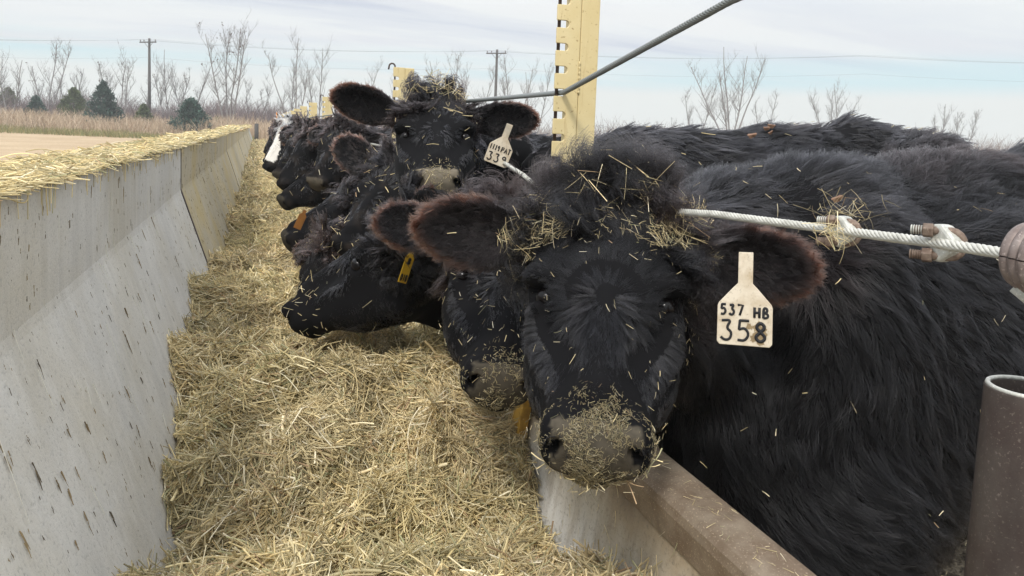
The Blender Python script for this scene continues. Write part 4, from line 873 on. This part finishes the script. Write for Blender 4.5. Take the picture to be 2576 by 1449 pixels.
# hay clinging to the animals
def headw(sp, fn):
    return lambda C, nrm: fn(*head_q(sp, C).T)
box = lambda s, a, z: ((np.abs(s) < 0.17) & (a > -0.26) & (a < 0.46) & (z > -0.24)).astype(float)
pollw = lambda s, a, z: box(s, a, z) * (a < -0.06) * (z > -0.14) * (1 + 4 * (np.abs(s) > 0.055))
facew = lambda s, a, z: box(s, a, z) * (0.5 + 1.5 * (a < -0.03))
padw = lambda s, a, z: box(s, a, z) * (a > 0.28) * (0.25 + (np.abs(s) < 0.045) + 0.8 * (z < -0.10)) * np.clip((a - 0.28) / 0.05, 0, 1) * (0.3 + 1.4 * (vnoise(np.stack([s, a, z], 1), 40, 61) > -0.1)) * (((np.abs(s) - 0.052) / 0.020) ** 2 + ((z + 0.055) / 0.022) ** 2 > 1)
topw = lambda s, a, z: box(s, a, z) * (a < -0.15) * (z > -0.10) * (np.abs(s) < 0.09)
scraps(A_, 2300, headw(A_, pollw), 0.016, 0.00030, 'fine hay crumbs worked into the curly poll of the front cow', 0.045, 0.45, bend=0.2, tint=0.8)
scraps(A_, 520, headw(A_, lambda s, a, z: pollw(s, a, z) * (1 + 6 * ((np.abs(s) > 0.085) & (a < -0.10)))), 0.030, 0.00042, 'hay stems tangled in the curly poll of the front cow', 0.055, 0.40, bend=0.2, kinks=0.2, tint=1.0)
scraps(A_, 90, headw(A_, lambda s, a, z: box(s, a, z) * (a < -0.15) * (z > -0.12)), 0.055, 0.0006, 'long straight hay stems lying over the poll of the front cow', 0.065, 0.35, bend=0.10, kinks=0.1, tint=1.15)
scraps(A_, 260, headw(A_, facew), 0.010, 0.00024, 'short bits of hay sprinkled over the face of the front cow', 0.020, 0.25, bend=0.15, kinks=0.2, tint=1.4)
scraps(A_, 3800, headw(A_, padw), 0.0050, 0.00026, 'fine chaff coating the wet nose of the front cow', 0.0045, 0.35, tint=0.48, kinks=0.1)
lipP, lipN = sample(A_, 90, headw(A_, lambda s, a, z: box(s, a, z) * (a > 0.28) * (z < -0.095) * (z > -0.16)))
strands('hay_scraps', hay_strands(lipP, np.tile([0, 0, 1.0], (90, 1)), 0.034, 1, 0.9, along=np.tile([0, 0, -1.2], (90, 1))), RNG.uniform(0.0005, 0.0013, 90), hay_tint(90) * 1.15, M['hay'])
tag(bpy.data.objects[[o.name for o in COL.objects if o.name.startswith('hay_scraps')][-1]], 'hay hanging from the lips of the front cow', 'hay', kind='stuff')
def bodyw(sp): 
    O, Rh, hs = sp['head']
    return lambda C, nrm: (np.linalg.norm(C - O, axis=1) > 0.33) * (0.3 + np.clip(nrm[:, 2], 0, 1))
scraps(A_, 110, bodyw(A_), 0.014, 0.0006, 'stray hay bits lying on the long coat of the front cow', 0.025, 0.3, tint=1.1)
scraps(C_, 170, headw(C_, box), 0.014, 0.00045, 'hay bits stuck to the face of the second cow', 0.016, 0.3, tint=1.2)
scraps(C_, 900, headw(C_, padw), 0.007, 0.00038, 'chaff on the muzzle of the second cow', 0.005, 0.35, tint=0.5)
scraps(C_, 60, bodyw(C_), 0.02, 0.0010, 'stray hay on the back of the second cow', 0.03, 0.3)
scraps(F_, 150, headw(F_, topw), 0.040, 0.0007, 'hay tangled in the poll of the raised cow', 0.06, 0.5)
scraps(F_, 90, headw(F_, facew), 0.026, 0.0006, 'hay bits on the face of the raised cow', 0.018, 0.3, tint=1.2)
scraps(F_, 500, headw(F_, padw), 0.008, 0.0005, 'chaff on the dusty nose of the raised cow', 0.003, 0.3, tint=0.65)
scraps(D_, 80, headw(D_, lambda s, a, z: box(s, a, z) * (0.15 + (a > 0.22) * 2)), 0.022, 0.0007, 'hay bits round the mouth of the side view cow', 0.014, 0.3, tint=1.1)
scraps(G_, 170, headw(G_, facew), 0.028, 0.0009, 'hay bits on the forehead of the speckled cow', 0.02, 0.3, tint=1.2)
scraps(E_, 110, headw(E_, pollw), 0.028, 0.0009, 'hay bits in the brown woolly poll', 0.04, 0.4, tint=1.1)
# tags
v_r, v_u, v_b = view_basis(1876, 760)
ear_tag(A_, at(1877, 634, 1.13), -v_u + 0.04 * v_r, v_b + 0.12 * v_u, 0.0765, True,
        (('537', -.46, -1.25, .11, .20, .05, .026), ('HB', .17, -1.28, .115, .20, .05, .026), ('35', -.46, -1.75, .25, .40, .07, .028), ('8', .17, -1.76, .26, .40, .085, .034)), smear=True)
v_r, v_u, v_b = view_basis(1258, 360)
ear_tag(F_, at(1283, 312, 2.50), -v_u - 0.34 * v_r, v_b, 0.079, True, (('1119', -.47, -1.25, .075, .22, .04, .026), ('PAT', .04, -1.25, .11, .22, .04, .026), ('339', -.44, -1.73, .22, .36, .09, .030)))
v_r, v_u, v_b = view_basis(1027, 665)
ear_tag(D_, at(1040, 622, 2.12), -v_u - 0.30 * v_r, v_b * 0.6 + v_r * 0.8, 0.066, False, (('010', -.22, -1.5, .11, .28, .05, .03), ('8', -.1, -.75, .2, .25, .05, .05)), 'tag_yellow')
v_r, v_u, v_b = view_basis(757, 565)
ear_tag(L_, at(768, 528, 3.62), -v_u - 0.42 * v_r, v_b + 0.2 * v_r, 0.062, False, (), 'tag_orange')
for k_, n_ in (('tagged', 36), ('tuft', 30), ('low', 24), ('far_ear', 18), ('white_face', 14)):
    scraps(herd[k_], n_, headw(herd[k_], facew), 0.030, 0.0010, 'hay bits on ' + {'tagged': 'the cow with the brown orange tag', 'tuft': 'the cow with the shaggy tufted poll', 'low': 'the reddish eared cow', 'far_ear': 'the cow with the raised round ear', 'white_face': 'the white faced cow'}[k_], 0.02, 0.3)
# dry leaves caught in the coats
def surf(sp, px, py):
    d = unit(at(px, py, 1.0) - CAM); v = sp['V'] - CAM; t = v @ d; e = np.linalg.norm(v - t[:, None] * d, axis=1); ok = e < 0.02; i = np.where(ok)[0][np.argmin(t[ok])]
    return sp['V'][i], sp['N'][i]
for sp, px, py, sz, lb in ((C_, 1878, 356, .015, 'curled tan leaf, the lowest left one on the second cow\'s back'), (C_, 1916, 341, .012, 'tan leaf lying flat, left of the pair on the second cow\'s back'), (C_, 1936, 338, .014, 'tan leaf at the right of the pair on the second cow\'s back'),
                       (C_, 1928, 352, .009, 'smallest tan leaf, just below the pair on the second cow\'s back'), (A_, 2112, 520, .012, 'tan leaf in the front cow\'s coat above the rope clip')):
    p, nr = surf(sp, px, py); p = p + nr * 0.052; u = unit(RC[:, 0] + 0.3 * RNG.normal(size=3)); f_ = unit(0.75 * unit(CAM - p) + 0.6 * nr); u = unit(u - f_ * (u @ f_)); w = np.cross(f_, u); mb = MB()
    ang = np.linspace(0, 2 * math.pi, 15)[:-1]; rr_ = sz * (0.75 + 0.35 * RNG.random(14)); top_ = [p + u * r_ * math.cos(a) + w * 0.6 * r_ * math.sin(a) + f_ * (0.006 * math.cos(2 * a)) for a, r_ in zip(ang, rr_)]
    mb.add(np.array(top_ + [p + f_ * 0.004] + [q - f_ * 0.0006 for q in top_] + [p + f_ * 0.0034]), [(i, (i + 1) % 14, 14) for i in range(14)] + [((i + 1) % 14 + 15, i + 15, 29) for i in range(14)] + [(i, i + 15, (i + 1) % 14 + 15, (i + 1) % 14) for i in range(14)])
    tag(mb.build('dry_leaf', M['leaf_dry']), lb, 'leaf', 'dry leaves on the cows')
P_, N_ = surf(A_, 2130, 535); tk = P_ + N_ * 0.03 + RNG.normal(0, 1, (70, 3)) * [0.05, 0.02, 0.018]
tag(strands('hay_scraps', hay_strands(tk, np.tile(N_, (70, 1)), 0.035, 1, 0.3, bend=0.3), RNG.uniform(0.0003, 0.0008, 70), hay_tint(70) * 0.6, M['hay']), 'dull chaff matted in the front cow\'s shoulder behind the clips', 'hay', kind='stuff')
P_ = at(2100, 588, 1.01) + RNG.normal(0, 1, (34, 3)) * 0.008
tag(strands('hay_scraps', hay_strands(P_, np.tile(unit(CAM - P_[0]), (34, 1)), 0.030, 1, 0.5, bend=0.4), RNG.uniform(0.0003, 0.0007, 34), hay_tint(34) * 1.1, M['hay']), 'wisp of hay snagged on the left cable clip', 'hay', kind='stuff')
# straws caught on the low wall and the rail below the front cow's mouth
n = 46; y = RNG.uniform(0.85, 1.55, n); z = RNG.uniform(0.28, ZR - 0.05, n); P0 = np.stack([inner_x(z) - 0.004, y, z], 1)
P1 = np.stack([RNG.uniform(XR, 0.80, 80), RNG.uniform(0.65, 1.5, 80), np.full(80, ZR + 0.003)], 1)
S_ = np.concatenate([hay_strands(P0, np.tile([-1.0, 0, 0], (n, 1)), 0.035, 1, 0.10, along=np.tile([0, 0, -1.0], (n, 1)), bend=0.3), hay_strands(P1, np.tile([0, 0, 1.0], (80, 1)), 0.016, 1, 0.05, bend=0.3)])
tag(strands('hay_scraps', S_, RNG.uniform(0.0003, 0.0007, len(S_)), hay_tint(len(S_)) * 1.05, M['hay']), 'a few hay straws on the low wall and steel rail under the front cow', 'hay', kind='stuff')
# ------------------------------------------------------------------ background: trees, brush, grass, poles
TR = np.random.default_rng(41)
def gpoint(px, depth, z=None):
    p = at(px, 312, depth); p[2] = np.interp(p[1], [44, 74], [0.0, 0.33]) if z is None else z; return p
def limb(p, d, L, r, n=6, wob=0.10, up=0.08):
    pts = [p.copy()]; d = d / np.linalg.norm(d)
    for _ in range(n - 1):
        d = d + TR.normal(0, wob, 3) * [1, 1, .5] + [0, 0, up]; d /= np.linalg.norm(d); pts.append(pts[-1] + d * L / (n - 1))
    return np.array(pts), np.linspace(r, r * 0.35, n)
def bare_tree(px, top, depth, half, stems, label, leaves=0):
    b = gpoint(px, depth); scale = depth / FPX; Ht = (312 - top) * scale + CAM_H - b[2] + 0.2; sp = half * scale
    rgt = RC[:, 0]; fw = -RC[:, 2]; root = empty('bare_tree', tuple(b)); tb, cb = MB(), MB(); tips = []
    for s in range(stems):
        f = (s - (stems - 1) / 2) / max(1, stems - 1) if stems > 1 else 0.0
        hh = Ht * (1.0 if s == stems // 2 else TR.uniform(0.72, 0.97)); d = np.array([0, 0, 1.0]) + rgt * (1.35 * f * sp / Ht * 2 * 0.8 + TR.normal(0, .04)) + fw * TR.normal(0, 0.12)
        st, sr = limb(b + rgt * f * 0.3 - [0, 0, .1], d, hh, 0.015 + 0.0075 * Ht, 9, 0.045, 0.05); tb.tube(st, sr, 6)
        nb = int(TR.integers(9, 14))
        for k in range(nb):
            q = TR.uniform(0.22, 0.96); i = q * 8; i0 = int(i); p = st[i0] + (st[min(8, i0 + 1)] - st[i0]) * (i - i0); a = TR.uniform(0, 6.28)
            dd = np.array([0, 0, 1.0]) + (rgt * math.cos(a) + fw * math.sin(a)) * TR.uniform(0.45, 1.05)
            l1 = hh * TR.uniform(0.18, 0.38) * (1.15 - 0.6 * q); l, lr = limb(p, dd, l1, 0.030 * (1.2 - q) + 0.010, 6, 0.09, 0.10); cb.tube(l, lr, 4); tips.append(l[-1])
            for m_ in range(int(TR.integers(3, 6))):
                j = int(TR.integers(1, 5)); a = TR.uniform(0, 6.28); d2 = np.array([0, 0, 1.0]) + (rgt * math.cos(a) + fw * math.sin(a)) * TR.uniform(0.3, 0.9)
                l2, r2 = limb(l[j], d2, l1 * TR.uniform(0.3, 0.7), 0.012, 5, 0.12, 0.08); cb.tube(l2, r2, 3); tips.append(l2[-1])
                for _ in range(3):
                    j2 = int(TR.integers(1, 4)); d3 = np.array([0, 0, 0.9]) + TR.normal(0, 0.6, 3); l3, r3 = limb(l2[j2], d3, l1 * TR.uniform(0.2, 0.45), 0.0085, 4, 0.12, 0.08); cb.tube(l3, r3, 3)
    tb.build('trunk', M['bark'], root); cr = cb.build('crown', M['bark'], root)
    if leaves:
        lf = MB()
        for _ in range(leaves):
            p = tips[TR.integers(len(tips))]
            for _ in range(5):
                c = p + TR.normal(0, 0.09, 3); u = unit(TR.normal(size=3)); w = unit(np.cross(u, TR.normal(size=3))); s_ = TR.uniform(.05, .11)
                lf.add([c - u * s_, c + w * s_ * .5, c + u * s_, c - w * s_ * .5], [(0, 1, 2, 3)])
        lf.build('leaves', M['bark_dark'], root)["kind"] = 'stuff'
    tag(root, label, 'tree', 'bare trees behind the field'); return root
tl = [(18, 150, 70, 60, 3, 'bare tree at the left edge of the treeline', 0), (118, 132, 74, 50, 3, 'bare forked tree above the small dark cedar near the left edge', 6), (172, 188, 78, 35, 2, 'low bare sapling above the olive cedar', 0),
 (238, 200, 82, 40, 2, 'thin bare sapling showing just left of the tallest cedar tip', 4), (300, 160, 72, 60, 3, 'bare spreading tree rising right of the tallest cedar', 6), (350, 215, 86, 40, 2, 'thin bare sapling just left of the left utility pole', 0),
 (428, 138, 76, 70, 3, 'bare spreading tree just right of the left utility pole', 10), (474, 152, 80, 40, 2, 'slender bare tree between the pole and the tallest bare tree', 8), (575, 78, 68, 70, 4, 'tallest bare tree on the left, many stemmed with dark leaf tufts', 30),
 (640, 205, 84, 40, 2, 'low bare sapling over the far end of the concrete panels', 0), (738, 98, 76, 60, 4, 'bare many stemmed tree above the far row of cream posts', 0), (796, 120, 80, 40, 2, 'slender bare tree right of the many stemmed one above the posts', 0),
 (690, 222, 82, 40, 2, 'low bare sapling above the orange post', 4), (900, 158, 84, 45, 2, 'bare tree left of the hooked cream post', 6), (970, 195, 90, 40, 2, 'faint bare sapling behind the hooked cream post', 0),
 (1130, 124, 82, 70, 4, 'bare tree above the raised cow\'s head', 4), (1192, 150, 86, 40, 2, 'faint bare tree left of the right utility pole', 0), (1290, 122, 80, 40, 3, 'bare tree just right of the right utility pole', 0),
 (1345, 150, 84, 40, 2, 'faint bare tree left of the tall front post', 0), (1840, 72, 80, 95, 5, 'tallest bare tree right of the cable, over the cows\' backs', 0), (1752, 165, 88, 50, 2, 'bare tree left of the tallest one over the cows\' backs', 0),
 (1690, 258, 95, 50, 3, 'small bushy bare tree low over the cow\'s back right of the front post', 0), (1926, 190, 88, 40, 2, 'slim bare tree right of the tallest one over the cows\' backs', 0), (2105, 158, 84, 55, 4, 'bare tree alone over the drop in the second cow\'s back', 0),
 (2378, 198, 86, 36, 3, 'thin bare tree in the sky at far right', 0), (2424, 206, 88, 30, 2, 'faint leaning bare tree beside the thin one at far right', 0)]
for q in tl: bare_tree(*q)
def cedar(px, top, base, half, depth, label, c0):
    b = gpoint(px, depth); s = depth / FPX; b[2] = max(0.0, CAM_H - (base - 312) * s); Ht = (base - top) * s; Rr = half * s; root = empty('cedar_tree', tuple(b))
    tb = MB(); tb.tube([b, b + [0, 0, Ht * .5], b + [0, 0, Ht * .97]], [0.06 * Ht / 3, 0.035 * Ht / 3, 0.008], 7); tb.build('trunk', M['bark_dark'], root)
    nsp = 150; q = TR.random(nsp) ** 0.85; a = TR.uniform(0, 6.28, nsp); prof = (1 - q) ** 0.75 * Rr * (0.85 + 0.30 * TR.random(nsp)) * np.where(q < 0.10, 0.8, 1)
    V, F, Cc = [], [], []; n = 0
    for i in range(nsp):                                            # upswept sprays set with scale-like leaves
        p0 = b + [0, 0, q[i] * Ht * 0.95 + 0.03 * Ht]; tip = p0 + [math.cos(a[i]) * prof[i], math.sin(a[i]) * prof[i], prof[i] * 0.30 + 0.06 * Ht * (1 - q[i]) * TR.random()]
        m = int(22 + 34 * prof[i] / Rr); t = TR.uniform(0.25, 1, m) ** 0.7; P = p0 + (tip - p0) * t[:, None] + TR.normal(0, 0.055 * Rr + .03, (m, 3)) * (1.25 - 0.6 * t[:, None])
        u = unit(unit(tip - p0) + TR.normal(0, 0.6, (m, 3)) + [0, 0, .5]); w = unit(np.cross(u, TR.normal(size=(m, 3)))); l = TR.uniform(.05, .11, (m, 1)) * (Ht / 3.2) ** .4
        V.append(np.stack([P - u * l, P + w * l * .45, P + u * l * 1.2, P - w * l * .45], 1).reshape(-1, 3)); F.append(np.arange(4 * m).reshape(m, 4) + n); n += 4 * m
        Cc.append(np.repeat(c0 * TR.uniform(0.55, 1.5) * TR.uniform(.8, 1.2, (m, 1)), 4, 0))
    mesh_np('crown', np.concatenate(V), np.concatenate(F), M['foliage'], root, False, np.concatenate(Cc)); tag(root, label, 'tree', 'young cedars at the field edge')
BL, OL = np.array([0.050, 0.090, 0.072]), np.array([0.085, 0.110, 0.040])
for q in ((260, 222, 342, 50, 58, 'tallest blue green cedar tree, left of the left utility pole', BL), (186, 240, 324, 42, 68, 'olive green cedar tree standing behind the tallest one', OL), (92, 264, 327, 30, 64, 'small dark cedar tree near the left edge', BL),
          (22, 246, 292, 26, 78, 'cedar tree cut by the left edge of the picture', OL), (362, 274, 332, 27, 66, 'small olive cedar tree right below the utility pole', OL), (480, 256, 352, 58, 52, 'wide dark cedar tree behind the concrete panels', BL), (545, 300, 345, 24, 66, 'low olive cedar tree touching the wide dark one', OL)): cedar(*q)
# grey-brown brush behind, tan grass in front of it
def upright(n, pxr, dr, hr, rad, tint, name, label, mat_, bendy=0.35, clumps=0.0):
    px = TR.uniform(*pxr, n); dp = TR.uniform(*dr, n) if not callable(dr) else dr(px, n); b = np.stack([gpoint(a, d) for a, d in zip(px, dp)]); h = TR.uniform(*hr, n) * (1 + clumps * vnoise(b * [1, 1, 0], 0.35, 77))
    t = np.linspace(0, 1, 5)[None, :, None]; d = np.concatenate([TR.normal(0, bendy, (n, 2)), np.ones((n, 1))], 1); P = b[:, None] + h[:, None, None] * (d[:, None] * t + np.concatenate([TR.normal(0, 0.22, (n, 1, 2)), np.zeros((n, 1, 1))], 2) * t ** 2)
    tag(strands(name, P, rad * TR.uniform(.6, 1.4, n), tint[TR.integers(0, len(tint), n)] * TR.uniform(.7, 1.3, (n, 1)), mat_, None, 0.3), label, 'vegetation', kind='stuff')
upright(15000, (-150, 740), (72, 98), (0.9, 3.0), 0.022, np.array([(.165, .125, .125), (.20, .155, .15), (.13, .10, .10)]), 'brush', 'grey brown leafless brush behind the field on the left', M['twig'], 0.35, 0.5)
upright(12000, (640, 2700), (78, 110), (0.7, 2.6), 0.020, np.array([(.21, .175, .17), (.25, .21, .19)]), 'brush', 'pale leafless brush showing faintly over the cows\' backs', M['twig'], 0.35, 0.6)
upright(16000, (-150, 700), (50, 74), (0.5, 1.35), 0.016, np.array([(.44, .35, .25), (.39, .30, .21), (.52, .42, .31), (.36, .26, .18)]), 'dry_grass', 'tan dry grass round the cedars', M['twig'], 0.30, 0.5)
upright(5000, (-150, 640), (45.5, 52), (0.12, 0.42), 0.014, np.array([(.17, .18, .07), (.30, .25, .12), (.22, .21, .09)]), 'grass', 'low greenish grass strip along the field edge', M['twig'], 0.4, 0.4)
# utility poles and their wires
def pole(px, top, depth, label):
    b = gpoint(px, depth); b[2] = 0; s = depth / FPX; zt = CAM_H + (312 - top) * s; root = empty('utility_pole', tuple(b)); rgt = RC[:, 0] * [1, 1, 0]; rgt = unit(rgt * 1.0); arm = unit(rgt * 0.9 + np.array([.1, -.5, 0]))
    MB().tube([b - [0, 0, .3], b + [0, 0, zt]], [0.19, 0.12], 10).build('shaft', M['wood_pole'], root); c = b + [0, 0, zt - 0.42]; ab = MB(); side = np.cross(arm, [0, 0, 1.0])
    ab.prism([(-1.15, -.06), (1.15, -.06), (1.15, .06), (-1.15, .06)], c + side * 0.14, arm, (0, 0, 1), side * 0.10); ab.build('crossarm', M['wood_pole'], root); pts = []
    for k in (-1.05, -0.55, 1.05):
        q = c + arm * k + side * 0.19; MB().tube([q + [0, 0, .06], q + [0, 0, .16], q + [0, 0, .20], q + [0, 0, .28]], [.03, .05, .075, .045], 8).build('insulator', M['bark'], root); pts.append(q + [0, 0, .28])
    for k in (-.6, .6): MB().tube([c + arm * k + side * .1, c - [0, 0, .62] + side * .1], .022, 5).build('brace', M['wood_pole'], root)
    tag(root, label, 'utility pole', 'utility poles'); pts.append(b + [0, 0, zt - 2.0]); return pts
p1 = pole(376, 110, 80, 'left utility pole, dark with a crossarm, among the bare trees'); p2 = pole(1244, 105, 80, 'right utility pole, rising above the raised cow\'s head')
step = [b - a for a, b in zip(p1, p2)]
for i in range(4):
    knots = [p1[i] - step[i] * 1.0, p1[i], p2[i], p2[i] + step[i] * 1.0 + [0, -3, 0.4], p2[i] + step[i] * 2.0 + [0, -6, 0.8]]; P = []
    for a, b in zip(knots[:-1], knots[1:]):
        for t in np.linspace(0, 1, 16)[:-1]: q = a + (b - a) * t; q = q - np.array([0, 0, 1.0]) * 4 * 0.55 * t * (1 - t); P.append(q)
    P.append(knots[-1]); tag(MB().tube(P, 0.007, 5).build('power_line', M['wire']), ['farthest left of the wires on the crossarms', 'second wire from the left on the crossarms', 'wire on the right end of the crossarms', 'lowest wire, strung below the crossarms'][i], 'wire', 'power lines')

# the air: thin farm dust that pales the far end of the bunk and the trees
hz = MB(); hz.box((-190, -25, -1.2), (190, 190, 16.0)); hm = bpy.data.materials.new('haze'); hm.use_nodes = True; hn = hm.node_tree; hn.nodes.clear(); ho = hn.nodes.new('ShaderNodeOutputMaterial'); hv = hn.nodes.new('ShaderNodeVolumePrincipled')
hv.inputs['Color'].default_value = (0.92, 0.93, 0.94, 1); hv.inputs['Density'].default_value = 0.0017; hn.links.new(hv.outputs[0], ho.inputs['Volume'])
tag(hz.build('haze', hm), 'pale dusty air over the field and the bunk', 'haze', kind='stuff')
